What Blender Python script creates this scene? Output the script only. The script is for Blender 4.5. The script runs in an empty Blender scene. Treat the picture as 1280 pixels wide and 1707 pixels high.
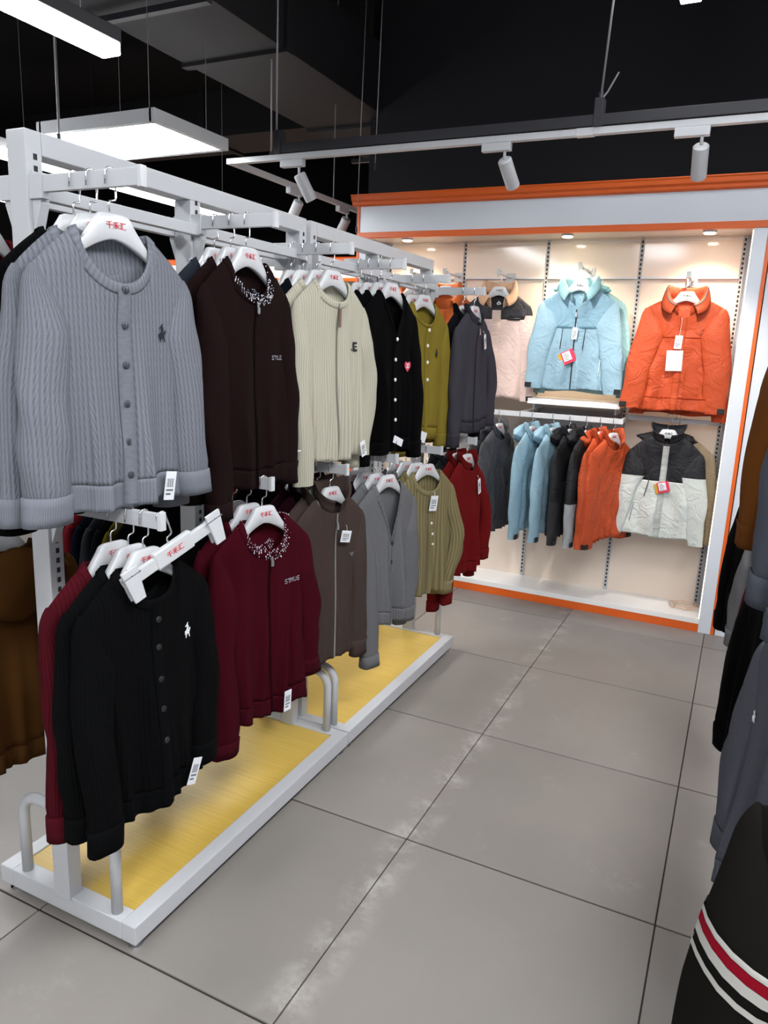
import bpy, bmesh, math, random
import numpy as np
from mathutils import Vector, Matrix

random.seed(7)
SC = bpy.context.scene
COL = SC.collection
PI = math.pi

# ------------------------------------------------------------------ camera
cam_d = bpy.data.cameras.new('camera')
cam = bpy.data.objects.new('camera', cam_d)
COL.objects.link(cam)
SC.camera = cam
cam_d.sensor_fit = 'HORIZONTAL'
cam_d.sensor_width = 36.0
cam_d.lens = 36.0 * 1232.3 / 1280.0
cam_d.clip_start = 0.02
R_ = Vector((0.8987, 0.4367, 0.0409)).normalized()
F_ = Vector((-0.4186, 0.8819, -0.2168)).normalized()
U_ = R_.cross(F_).normalized()
F_ = U_.cross(R_).normalized()
m = Matrix(((R_.x, U_.x, -F_.x, 0), (R_.y, U_.y, -F_.y, 0), (R_.z, U_.z, -F_.z, 1.62), (0, 0, 0, 1)))
cam.matrix_world = m

# ------------------------------------------------------------------ world, exposure
W = bpy.data.worlds.new('world')
SC.world = W
W.use_nodes = True
W.node_tree.nodes['Background'].inputs[0].default_value = (0.8, 0.9, 1.0, 1)
W.node_tree.nodes['Background'].inputs[1].default_value = 0.03
SC.view_settings.view_transform = 'Standard'
SC.view_settings.look = 'None'
SC.view_settings.gamma = 1
SC.view_settings.use_curve_mapping = False
SC.view_settings.exposure = 0.55
TUBE = 22.0        # brightness of the linear ceiling lights
PANEL = 22.0
SPOT_W = 46.0
DOWN_W = 24.0

# ------------------------------------------------------------------ materials
def lin(c):
    return tuple((x / 255 / 12.92) if x / 255 <= 0.04045 else ((x / 255 + 0.055) / 1.055) ** 2.4 for x in c) + (1,)

class N:
    """tiny node helper"""
    def __init__(s, name):
        s.m = bpy.data.materials.new(name); s.m.use_nodes = True
        s.t = s.m.node_tree; s.b = s.t.nodes['Principled BSDF']
    def n(s, typ, **k):
        o = s.t.nodes.new(typ)
        for a, v in k.items(): setattr(o, a, v)
        return o
    def l(s, a, b): s.t.links.new(a, b)
    def math(s, op, a, b=None, clamp=False):
        o = s.n('ShaderNodeMath', operation=op); o.use_clamp = clamp
        for i, v in enumerate((a, b)):
            if v is None: continue
            if isinstance(v, (int, float)): o.inputs[i].default_value = v
            else: s.l(v, o.inputs[i])
        return o.outputs[0]
    def bump(s, h, strength=0.5, dist=0.003):
        o = s.n('ShaderNodeBump'); o.inputs['Strength'].default_value = strength
        o.inputs['Distance'].default_value = dist
        s.l(h, o.inputs['Height']); s.l(o.outputs[0], s.b.inputs['Normal'])
    def mix(s, fac, a, b):
        o = s.n('ShaderNodeMix', data_type='RGBA')
        s.l(fac, o.inputs[0])
        for i, v in ((6, a), (7, b)):
            if isinstance(v, tuple): o.inputs[i].default_value = v
            else: s.l(v, o.inputs[i])
        return o.outputs[2]

def plain(name, col, rough=0.5, metal=0.0, emit=None, es=0.0, noise=0.0):
    k = N(name)
    k.b.inputs['Base Color'].default_value = lin(col)
    k.b.inputs['Roughness'].default_value = rough
    k.b.inputs['Metallic'].default_value = metal
    if emit:
        k.b.inputs['Emission Color'].default_value = lin(emit)
        k.b.inputs['Emission Strength'].default_value = es
    if noise:
        t = k.n('ShaderNodeTexCoord'); z = k.n('ShaderNodeTexNoise')
        z.inputs['Scale'].default_value = 18; z.inputs['Detail'].default_value = 4
        k.l(t.outputs['Object'], z.inputs['Vector'])
        k.bump(z.outputs[0], noise, 0.002)
    return k.m

FAB = {}
CLOTH = 0.62
def fabric(col, kind='plain', rough=1.0):
    """knit or woven cloth; the relief runs in the garment's UV, laid out in metres"""
    key = (col, kind)
    if key in FAB: return FAB[key]
    k = N('cloth_%s_%d' % (kind, len(FAB)))
    k.b.inputs['Roughness'].default_value = rough
    k.b.inputs['Specular IOR Level'].default_value = 0.07 if kind not in ('shell', 'shellq') else 0.3
    uv = k.n('ShaderNodeUVMap')
    sep = k.n('ShaderNodeSeparateXYZ'); k.l(uv.outputs[0], sep.inputs[0])
    U, V = sep.outputs[0], sep.outputs[1]
    fac = CLOTH if kind not in ('shell', 'shellq') else 1.0
    lc = lin(col); lum = 0.3 * lc[0] + 0.6 * lc[1] + 0.1 * lc[2]
    if fac < 1: fac *= min(1.0, max(0.28, (lum / 0.045) ** 0.6))
    c = tuple(x * fac for x in lc[:3]) + (1,); base = c
    no = k.n('ShaderNodeTexNoise'); no.inputs['Detail'].default_value = 3
    k.l(uv.outputs[0], no.inputs['Vector'])
    dark = tuple(x * {'cable': 0.6, 'ribw': 0.5}.get(kind, 0.72) for x in c[:3]) + (1,)
    light = tuple(min(1, x * 1.14 + 0.001) for x in c[:3]) + (1,)
    if kind in ('cable', 'rib', 'ribw', 'ribd'):
        p = {'cable': 0.0102, 'rib': 0.0095, 'ribw': 0.019, 'ribd': 0.0052}[kind]
        a = k.math('DIVIDE', U, p)
        s = k.math('SINE', k.math('MULTIPLY', a, 2 * PI))
        rib = k.math('POWER', k.math('ADD', k.math('MULTIPLY', s, 0.5), 0.5), 0.6)
        h = rib
        if kind == 'cable':
            fr = k.math('SUBTRACT', k.math('FRACT', a), 0.5)
            tw = k.math('SINE', k.math('ADD', k.math('MULTIPLY', V, 2 * PI / 0.021), k.math('MULTIPLY', fr, 9.0)))
            alt = k.math('GREATER_THAN', k.math('FRACT', k.math('MULTIPLY', a, 0.5)), 0.5)
            h = k.math('ADD', rib, k.math('MULTIPLY', k.math('MULTIPLY', tw, alt), 0.34))
        no.inputs['Scale'].default_value = 260
        hh = k.math('ADD', h, k.math('MULTIPLY', no.outputs[0], 0.25))
        k.bump(hh, 0.5, {'cable': .0022, 'rib': .0022, 'ribw': .006, 'ribd': .0008}[kind])
        gv = k.math('MULTIPLY', h if kind == 'cable' else rib, 0.62)
        hm = k.math('ADD', gv, k.math('MULTIPLY', no.outputs[0], 0.4), True)
        k.l(k.mix(hm, dark, light), k.b.inputs['Base Color'])
    elif kind == 'heather':
        no.inputs['Scale'].default_value = 320
        mp = k.n('ShaderNodeMapping'); mp.inputs['Scale'].default_value = (1, 0.35, 1)
        k.l(uv.outputs[0], mp.inputs[0]); k.l(mp.outputs[0], no.inputs['Vector'])
        k.bump(no.outputs[0], 0.4, 0.002)
        k.l(k.mix(no.outputs[0], dark, light), k.b.inputs['Base Color'])
    elif kind in ('shell', 'shellq'):
        no.inputs['Scale'].default_value = 14
        n2 = k.n('ShaderNodeTexNoise'); n2.inputs['Scale'].default_value = 55
        k.l(uv.outputs[0], n2.inputs['Vector'])
        no.inputs['Scale'].default_value = 9; no.inputs['Distortion'].default_value = 1.2
        rd = k.math('ABSOLUTE', k.math('SUBTRACT', no.outputs[0], 0.5))
        rd = k.math('POWER', rd, 0.6)
        k.bump(k.math('ADD', rd, k.math('MULTIPLY', n2.outputs[0], 0.2)), 0.6, 0.016)
        k.b.inputs['Base Color'].default_value = c
        k.b.inputs['Roughness'].default_value = 0.62
    else:
        no.inputs['Scale'].default_value = 420
        k.bump(no.outputs[0], 0.3, 0.0015)
        k.l(k.mix(no.outputs[0], tuple(x * 0.9 for x in c[:3]) + (1,), tuple(min(1, x * 1.1) for x in c[:3]) + (1,)), k.b.inputs['Base Color'])
    FAB[key] = k.m
    return k.m

M = dict(
    white=plain('white_powder_coat', (192, 194, 197), 0.36),
    plastic=plain('white_plastic', (205, 207, 209), 0.25),
    chrome=plain('chrome', (225, 225, 228), 0.12, 1.0),
    slot=plain('slot_dark', (40, 39, 40), 0.8),
    orange=plain('orange_lacquer', (225, 98, 26), 0.38),
    fascia=plain('fascia_white', (214, 220, 228), 0.28),
    base=plain('booth_base_white', (246, 245, 243), 0.25),
    backing=plain('booth_panel', (240, 224, 208), 0.1),
    ceil=plain('ceiling_black', (8, 8, 13), 0.9),
    duct=plain('duct_black', (15, 14, 19), 0.7),
    wallblack=plain('wall_black', (9, 9, 16), 0.8),
    shelf_shade=plain('booth_shelf_shade', (150, 147, 146), 0.3),
    wall=plain('wall_white', (190, 192, 196), 0.7),
    rod=plain('rod_steel', (150, 150, 155), 0.45, 0.6),
    blackmetal=plain('black_metal', (38, 38, 44), 0.5),
    lens=plain('lamp_diffuser', (255, 255, 255), 0.4, 0, (250, 252, 255), TUBE),
    panel_lens=plain('panel_diffuser', (255, 255, 255), 0.4, 0, (250, 252, 255), PANEL),
    warm=plain('warm_downlight', (255, 255, 255), 0.4, 0, (255, 236, 205), 30.0),
    led=plain('warm_led_strip', (255, 255, 255), 0.4, 0, (255, 228, 185), 1.3),
    spotlens=plain('spot_lens', (255, 255, 255), 0.4, 0, (255, 245, 230), 8.0),
    red=plain('print_red', (214, 62, 72), 0.5),
    ink=plain('print_grey', (96, 98, 104), 0.6),
    black=plain('print_black', (14, 14, 16), 0.6),
    tagwhite=plain('tag_card', (232, 234, 238), 0.35),
    pink=plain('tag_pink', (222, 62, 92), 0.4),
    yellow=plain('tag_yellow', (208, 160, 50), 0.45),
    gem=plain('rhinestone', (225, 225, 235), 0.2, 0.0),
    button_w=plain('shell_button', (235, 232, 224), 0.3),
    button_d=plain('dark_button', (30, 30, 34), 0.35),
    button_g=plain('grey_button', (62, 66, 74), 0.35),
    cable=plain('cable_cream', (206, 170, 140), 0.5),
    zipd=plain('zip_dark', (34, 34, 38), 0.4, 0.3),
    zipm=plain('zip_metal', (190, 190, 190), 0.3, 0.8),
    leather=plain('zip_pull_brown', (120, 96, 84), 0.6),
    stripe_w=fabric((238, 236, 228), 'heather'),
    stripe_r=fabric((178, 22, 46), 'heather'),
    navytag=plain('navy_thread', (18, 20, 34), 0.8),
    whitethread=plain('white_thread', (235, 235, 238), 0.8),
)

def wood_mat():
    k = N('yellow_wood_board')
    t = k.n('ShaderNodeTexCoord'); mp = k.n('ShaderNodeMapping')
    mp.inputs['Scale'].default_value = (2.0, 75, 1)
    k.l(t.outputs['Object'], mp.inputs[0])
    no = k.n('ShaderNodeTexNoise'); no.inputs['Scale'].default_value = 2.2; no.inputs['Detail'].default_value = 6
    k.l(mp.outputs[0], no.inputs['Vector'])
    r = k.n('ShaderNodeValToRGB'); k.l(no.outputs[0], r.inputs[0])
    r.color_ramp.elements[0].position = 0.3; r.color_ramp.elements[0].color = lin((198, 164, 70))
    r.color_ramp.elements[1].position = 0.72; r.color_ramp.elements[1].color = lin((212, 180, 90))
    k.l(r.outputs[0], k.b.inputs['Base Color'])
    k.b.inputs['Roughness'].default_value = 0.33
    k.bump(no.outputs[0], 0.06, 0.001)
    return k.m
M['wood'] = wood_mat()

def tile_mat():
    k = N('grey_floor_tile')
    g = k.n('ShaderNodeNewGeometry'); oi = k.n('ShaderNodeObjectInfo')
    n1 = k.n('ShaderNodeTexNoise'); n1.inputs['Scale'].default_value = 1.6; n1.inputs['Detail'].default_value = 5
    k.l(g.outputs['Position'], n1.inputs['Vector'])
    n2 = k.n('ShaderNodeTexNoise'); n2.inputs['Scale'].default_value = 7; n2.inputs['Detail'].default_value = 7
    n2.inputs['Roughness'].default_value = 0.7
    k.l(g.outputs['Position'], n2.inputs['Vector'])
    base = k.mix(n1.outputs[0], lin((120, 116, 112)), lin((145, 139, 134)))
    tone = k.math('MULTIPLY', k.math('SUBTRACT', oi.outputs['Random'], 0.5), 0.25)
    hs = k.n('ShaderNodeHueSaturation'); k.l(base, hs.inputs['Color'])
    k.l(k.math('ADD', tone, 1.0), hs.inputs['Value'])
    # pale dust trodden along the joint at x = -0.835
    sp = k.n('ShaderNodeSeparateXYZ'); k.l(g.outputs['Position'], sp.inputs[0])
    dx = k.math('ABSOLUTE', k.math('ADD', sp.outputs[0], 0.835))
    near = k.math('SUBTRACT', 1.0, k.math('DIVIDE', dx, 0.09), True)
    dust = k.math('MULTIPLY', near, k.math('MULTIPLY', k.math('SUBTRACT', n2.outputs[0], 0.47), 4.0, True), True)
    dust = k.math('MULTIPLY', dust, 0.75)
    n3 = k.n('ShaderNodeTexNoise'); n3.inputs['Scale'].default_value = 3.1; n3.inputs['Detail'].default_value = 8
    n3.inputs['Roughness'].default_value = 0.75
    k.l(g.outputs['Position'], n3.inputs['Vector'])
    sm = k.math('MULTIPLY', k.math('SUBTRACT', n3.outputs[0], 0.6), 2.2, True)
    allm = k.math('MAXIMUM', dust, k.math('MULTIPLY', sm, 0.6), True)
    k.l(k.mix(allm, hs.outputs[0], lin((206, 202, 196))), k.b.inputs['Base Color'])
    k.l(k.math('ADD', k.math('MULTIPLY', n2.outputs[0], 0.25), 0.36), k.b.inputs['Roughness'])
    k.bump(n2.outputs[0], 0.05, 0.001)
    return k.m
M['tile'] = tile_mat()
M['grout'] = plain('joint_dark', (44, 42, 40), 0.95)

# ------------------------------------------------------------------ mesh helpers
class MB:
    def __init__(s): s.v = []; s.f = []; s.uv = []
    def add(s, v, f):
        o = len(s.v); s.v += [tuple(p) for p in v]; s.f += [tuple(i + o for i in q) for q in f]
    def box(s, x0, x1, y0, y1, z0, z1):
        s.add([(x0, y0, z0), (x1, y0, z0), (x1, y1, z0), (x0, y1, z0), (x0, y0, z1), (x1, y0, z1), (x1, y1, z1), (x0, y1, z1)],
              [(3, 2, 1, 0), (4, 5, 6, 7), (0, 1, 5, 4), (1, 2, 6, 5), (2, 3, 7, 6), (3, 0, 4, 7)])
    def tube(s, pts, r, n=8, caps=True):
        pts = [Vector(p) for p in pts]; rings = []
        up = None
        for i, p in enumerate(pts):
            d = (pts[min(i + 1, len(pts) - 1)] - pts[max(i - 1, 0)]).normalized()
            if up is None:
                up = Vector((0, 0, 1)) if abs(d.z) < 0.9 else Vector((1, 0, 0))
            a = d.cross(up)
            if a.length < 1e-5: a = d.orthogonal()
            a.normalize(); b = a.cross(d).normalized(); up = b
            rr = r[i] if isinstance(r, (list, tuple)) else r
            rings.append([p + (a * math.cos(2 * PI * k / n) + b * math.sin(2 * PI * k / n)) * rr for k in range(n)])
        v = [q for R in rings for q in R]; f = []
        for i in range(len(pts) - 1):
            for k in range(n):
                f.append((i * n + k, i * n + (k + 1) % n, (i + 1) * n + (k + 1) % n, (i + 1) * n + k))
        if caps:
            f.append(tuple(range(n))[::-1]); f.append(tuple((len(pts) - 1) * n + k for k in range(n)))
        s.add(v, f)
    def prism(s, outline, y0, y1):
        """outline in XZ, extruded along Y"""
        n = len(outline)
        v = [(x, y0, z) for x, z in outline] + [(x, y1, z) for x, z in outline]
        f = [tuple(range(n)), tuple(range(n, 2 * n))[::-1]] + [(i, i + n, (i + 1) % n + n, (i + 1) % n) for i in range(n)]
        s.add(v, f)
    def mesh(s, name, mat, smooth=False, bevel=0):
        me = bpy.data.meshes.new(name); me.from_pydata(s.v, [], s.f)
        if bevel or True:
            bm = bmesh.new(); bm.from_mesh(me)
            if bevel:
                bmesh.ops.bevel(bm, geom=[e for e in bm.edges if len(e.link_faces) == 2 and e.calc_face_angle(0) > 0.5], offset=bevel, segments=2, affect='EDGES', profile=0.6, clamp_overlap=True)
            bmesh.ops.recalc_face_normals(bm, faces=bm.faces)
            bm.to_mesh(me); bm.free()
        me.materials.append(mat)
        if smooth:
            for p in me.polygons: p.use_smooth = True
        return me
    def obj(s, name, mat, parent=None, smooth=False, bevel=0):
        return link(name, s.mesh(name, mat, smooth, bevel), parent)

def link(name, data, parent=None):
    o = bpy.data.objects.new(name, data); COL.objects.link(o)
    if parent is not None: o.parent = parent
    return o
def tag(o, label, cat, group=None):
    o['label'] = label; o['category'] = cat
    if group: o['group'] = group
    return o
def thing(name, label, cat, loc=(0, 0, 0), rz=0, group=None):
    o = bpy.data.objects.new(name, None); COL.objects.link(o); o.empty_display_size = 0.05
    o.location = loc; o.rotation_euler = (0, 0, rz)
    return tag(o, label, cat, group)
def struct(o): o['kind'] = 'structure'; return o
def box(name, x0, x1, y0, y1, z0, z1, mat, parent=None, bevel=0.0015):
    b = MB(); b.box(x0, x1, y0, y1, z0, z1); return b.obj(name, mat, parent, False, bevel)
def copy_tree(o, parent=None):
    c = o.copy(); COL.objects.link(c)
    if parent is not None: c.parent = parent
    for ch in list(o.children): copy_tree(ch, c)
    return c

# ------------------------------------------------------------------ room
fl = box('floor', -9.5, 2.2, -3, 9.6, -0.12, -0.004, M['grout'], None, 0); struct(fl)
tb = MB(); tb.box(-0.398, 0.398, -0.398, 0.398, -0.02, 0.0)
tile_me = tb.mesh('floor_tile', M['tile'], False, 0.0025)
for ix in range(-9, 3):
    for iy in range(-4, 11):
        x = -0.835 + 0.8 * ix + 0.4; y = 2.047 + 0.803 * iy + 0.4
        if x < -8.9 or x > 1.8 or y > 9.3: continue
        t = link('floor_tile', tile_me, fl); t.location = (x, y, 0)
        t.rotation_euler = (0, 0, random.choice((0, PI / 2, PI, -PI / 2)))
struct(box('ceiling', -9.5, 2.2, -3, 9.6, 4.4, 4.5, M['ceil'], None, 0))
struct(box('wall_back', -2.62, 2.2, 5.16, 5.3, 0, 4.4, M['wallblack'], None, 0))
struct(box('wall_far', -9.5, -2.62, 9.5, 9.6, 0, 4.4, M['wallblack'], None, 0))
struct(box('wall_side', -2.76, -2.62, 5.3, 9.5, 0, 4.4, M['wallblack'], None, 0))
struct(box('wall_right', 2.1, 2.2, -3, 5.16, 0, 4.4, M['wall'], None, 0))
struct(box('wall_left', -9.5, -9.4, -3, 9.5, 0, 4.4, M['wallblack'], None, 0))
struct(box('wall_front', -9.4, 2.1, -3, -2.9, 0, 4.4, M['wall'], None, 0))

# ------------------------------------------------------------------ ceiling services
du = thing('ceiling_duct', 'dark grey rectangular air duct running overhead along the store under the black ceiling', 'duct', (-2.98, 4, 3.26))
for k, (y0, y1) in enumerate(((-0.5, 1.1), (1.12, 2.55), (2.57, 3.95), (3.97, 5.4), (5.42, 6.9))):
    b = MB(); b.box(-0.36, 0.36, y0 - 4, y1 - 4, 0, 0.45); b.obj('duct_section', M['duct'], du, False, 0.004)
for y in (1.11, 2.56, 3.96, 5.41):
    b = MB(); b.box(-0.385, 0.385, y - 4.03, y - 3.97, -0.02, 0.47); b.obj('duct_flange', M['duct'], du, False, 0.003)
for y in (0.4, 3.2, 6.2):
    b = MB()
    for s in (-0.4, 0.4): b.tube([(s, y - 4, -0.03), (s, y - 4, 1.14)], 0.006, 6)
    b.box(-0.42, 0.42, y - 4.02, y - 3.98, -0.06, -0.03); b.obj('duct_hanger', M['blackmetal'], du)
d2 = thing('ceiling_duct', 'wide black air duct crossing high above the white fascia of the orange booth', 'duct', (-4.9, 6.4, 3.5))
b = MB(); b.box(-2.5, 2.0, -0.3, 0.3, 0, 0.4); b.obj('duct_section', M['duct'], d2, False, 0.004)
b = MB(); b.box(-0.1, -0.04, -0.33, 0.33, -0.02, 0.42); b.obj('duct_flange', M['duct'], d2, False, 0.004)
b = MB()
for s in (-1.8, 1.5): b.tube([(s, 0, 0.4), (s, 0, 0.9)], 0.008, 6)
b.obj('duct_hanger', M['blackmetal'], d2)

def rod(x, y, z0, label, z1=4.4, r=0.005, lean=0.0):
    t = thing('suspension_rod', label, 'rod', (x, y, z0), 0, 'thin rods hanging from the ceiling')
    b = MB(); b.tube([(0, 0, 0), (lean, 0, z1 - z0)], r, 8); b.obj('rod', M['rod'], t, True)
    b = MB(); b.tube([(0, 0, -0.005), (0, 0, 0.03)], r * 2.2, 8); b.obj('end_nut', M['blackmetal'], t)
    return t

def linear_light(x, y0, y1, z, label, w=0.10):
    t = thing('linear_light', label, 'ceiling light', (x, (y0 + y1) / 2, z), 0, 'linear ceiling lights')
    L = (y1 - y0) / 2
    b = MB(); b.box(-w / 2, w / 2, -L, L, 0, 0.05); b.obj('housing', M['blackmetal'] if x > -2.6 else M['white'], t, False, 0.003)
    b = MB(); b.box(-w / 2 + 0.004, w / 2 - 0.004, -L + 0.002, L - 0.002, -0.045, 0.0); b.obj('diffuser', M['lens'], t, False, 0.006)
    for s in (-L + 0.15, L - 0.15):
        b = MB(); b.tube([(0, s, 0.05), (0.0, s, 4.4 - z)], 0.003, 6); b.obj('suspension_wire', M['rod'], t)
    return t
linear_light(-2.38, 0.98, 2.385, 2.72, 'bright white linear tube light with black housing at the top left of the ceiling')
linear_light(-3.93, 2.55, 5.2, 2.62, 'long white linear light seen behind the top rails of the nearer white rack')
linear_light(-0.47, 2.9, 4.115, 3.3, 'white linear light high above the aisle, only its tip at the top right edge')
linear_light(-2.38, -0.55, 0.85, 2.72, 'added fill tube, unseen, left of the viewpoint over the near end of the rack')  # extra tube out of view, added as fill light
linear_light(-5.4, 2.0, 4.6, 2.66, 'white linear light far over the left side of the store')

def panel_light(x, y, z, hx, hy, label):
    pl = thing('panel_light', label, 'ceiling light', (x, y, z))
    b = MB()
    b.box(-hx, hx, -hy, hy, 0.02, 0.05)
    for s in (-1, 1):
        b.box(s * hx - 0.018, s * hx + 0.018, -hy - 0.018, hy + 0.018, -0.012, 0.052)
        b.box(-hx, hx, s * hy - 0.018, s * hy + 0.018, -0.012, 0.052)
    b.obj('frame', M['white'], pl, False, 0.002)
    b = MB(); b.box(-hx + 0.018, hx - 0.018, -hy + 0.018, hy - 0.018, -0.004, 0.018); b.obj('diffuser', M['panel_lens'], pl)
    for sx in (-1, 1):
        for sy in (-1, 1):
            b = MB(); b.tube([(sx * hx * .8, sy * hy * .8, 0.05), (sx * hx * .8, sy * hy * .8, 4.4 - z)], 0.002, 6)
            b.obj('suspension_wire', M['rod'], pl)
panel_light(-3.25, 3.40, 2.69, 0.40, 0.28, 'square suspended white panel light with thin silver frame above the racks')
panel_light(0.55, 1.9, 3.1, 0.3, 0.6, 'added fill panel over the aisle just ahead of the viewpoint, above the picture')  # this and the next three: unseen panels added to brighten floor and garments
panel_light(0.55, 0.1, 3.1, 0.3, 0.6, 'added fill panel, unseen, over the aisle right above the viewpoint')
panel_light(0.55, -1.7, 3.1, 0.3, 0.6, 'added fill panel, unseen, over the aisle behind the viewpoint')
panel_light(-1.3, -1.5, 3.1, 0.3, 0.6, 'added fill panel, unseen, behind the viewpoint on the left')

rod(-3.44, 3.05, 2.62, 'thin steel rod hanging left of the panel light by the top left tube light')
rod(-2.78, 4.05, 2.72, 'steel rod between the panel light and the corner of the track frame', lean=-0.01)
rod(-2.52, 3.72, 2.74, 'steel rod that holds the track frame just above its leftmost spotlight')
rod(-2.42, 4.5, 2.35, 'thinner of two wires dropping beside the left end of the orange booth, left one', lean=0.03, r=0.003)
rod(-2.25, 4.4, 2.7, 'right one of two wires dropping above the left end of the orange booth', lean=0.02, r=0.003)
rod(-0.765, 3.72, 2.76, 'steel rod that holds the middle of the lighting track, frayed wire at its foot', lean=0.06)

# lighting track
tr = thing('lighting_track', 'white lighting track under a black bar crossing in front of the orange booth', 'light track', (-0.9, 3.72, 2.61))
b = MB(); b.box(-1.95, 2.4, -0.018, 0.018, 0, 0.03); b.obj('rail', M['white'], tr, False, 0.002)
b = MB(); b.box(-1.62, 2.4, -0.025, 0.025, 0.034, 0.082); b.obj('support_bar', M['blackmetal'], tr, False, 0.002)
b = MB(); b.box(0.04, 0.12, -0.02, 0.02, -0.003, 0.031); b.obj('track_joint', M['white'], tr, False, 0.002)
for x in (-1.6, 0.135):
    b = MB(); b.box(x - 0.02, x + 0.02, -0.03, 0.03, 0.03, 0.15); b.obj('bracket', M['blackmetal'], tr, False, 0.002)
b = MB(); b.tube([(0.14, 0, 0.15), (0.16, 0.01, 0.18), (0.2, 0.02, 0.26)], 0.004, 6); b.obj('wire_end', M['rod'], tr)
tr2 = thing('lighting_track', 'white lighting track branching back into the store beside the booth end', 'light track', (-2.83, 5.3, 2.61))
b = MB(); b.box(-0.018, 0.018, -1.56, 1.9, 0, 0.03); b.obj('rail', M['white'], tr2, False, 0.002)
b = MB(); b.tube([(0, 1.2, 0.03), (0, 1.2, 1.79)], 0.004, 6); b.tube([(0, -0.4, 0.03), (0, -0.4, 1.79)], 0.004, 6); b.obj('hanger_rod', M['rod'], tr2)

def spot(x, y, z, aim, label, energy, along='x'):
    t = thing('track_spotlight', label, 'spotlight', (x, y, z), 0, 'white track spotlights')
    b = MB()
    if along == 'x': b.box(-0.085, 0.06, -0.018, 0.018, -0.038, 0.0)
    else: b.box(-0.018, 0.018, -0.085, 0.06, -0.038, 0.0)
    b.obj('adapter', M['white'], t, False, 0.003)
    b = MB(); b.tube([(0.03, 0, -0.03), (0.03, 0, -0.075)], 0.007, 8)
    b.obj('stem', M['white'], t, True)
    p = Vector((0.03, 0, -0.075)); d = (Vector(aim) - Vector((x, y, z)) - p).normalized()
    q0 = p - d * 0.0; q1 = q0 + d * 0.15
    b = MB(); b.tube([q0, q0 + d * 0.006, q1 - d * 0.006, q1, q1 - d * 0.004, q1 - d * 0.02], [0.028, 0.034, 0.034, 0.031, 0.028, 0.026], 20)
    o = b.obj('lamp_head', M['white'], t, True)
    md = o.modifiers.new('e', 'EDGE_SPLIT'); md.split_angle = 0.7
    b = MB(); b.tube([q1 - d * 0.016, q1 - d * 0.012], 0.025, 16); b.obj('lens', M['spotlens'], t)
    if energy:
        L = bpy.data.lights.new('spot_beam', 'SPOT'); L.energy = energy; L.spot_size = math.radians(62); L.spot_blend = 0.7
        L.color = (1.0, 0.93, 0.86); L.shadow_soft_size = 0.025
        lo = bpy.data.objects.new('spot_beam', L); COL.objects.link(lo); lo.parent = t
        lo.location = q1 + d * 0.004
        lo.rotation_euler = (-d).to_track_quat('Z', 'Y').to_euler()
spot(-2.40, 3.72, 2.61, (-1.75, 4.7, 0.7), 'tilted white track spotlight nearest the rack, left end of the track', SPOT_W * .7)
spot(-1.23, 3.72, 2.61, (-0.95, 4.8, 1.4), 'white track spotlight in the middle of the track, aimed at the blue jacket', SPOT_W)
spot(-0.345, 3.72, 2.61, (-0.35, 4.8, 1.3), 'white track spotlight at the right, aimed at the orange jacket', SPOT_W)
spot(-2.83, 4.40, 2.61, (-4.0, 4.9, 1.0), 'white spotlight on the branch track, seen end on above the rack rails', SPOT_W, 'y')
spot(-2.83, 5.05, 2.61, (-4.0, 5.6, 1.0), 'small white spotlight on the branch track right beside the booth edge', SPOT_W, 'y')

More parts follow.
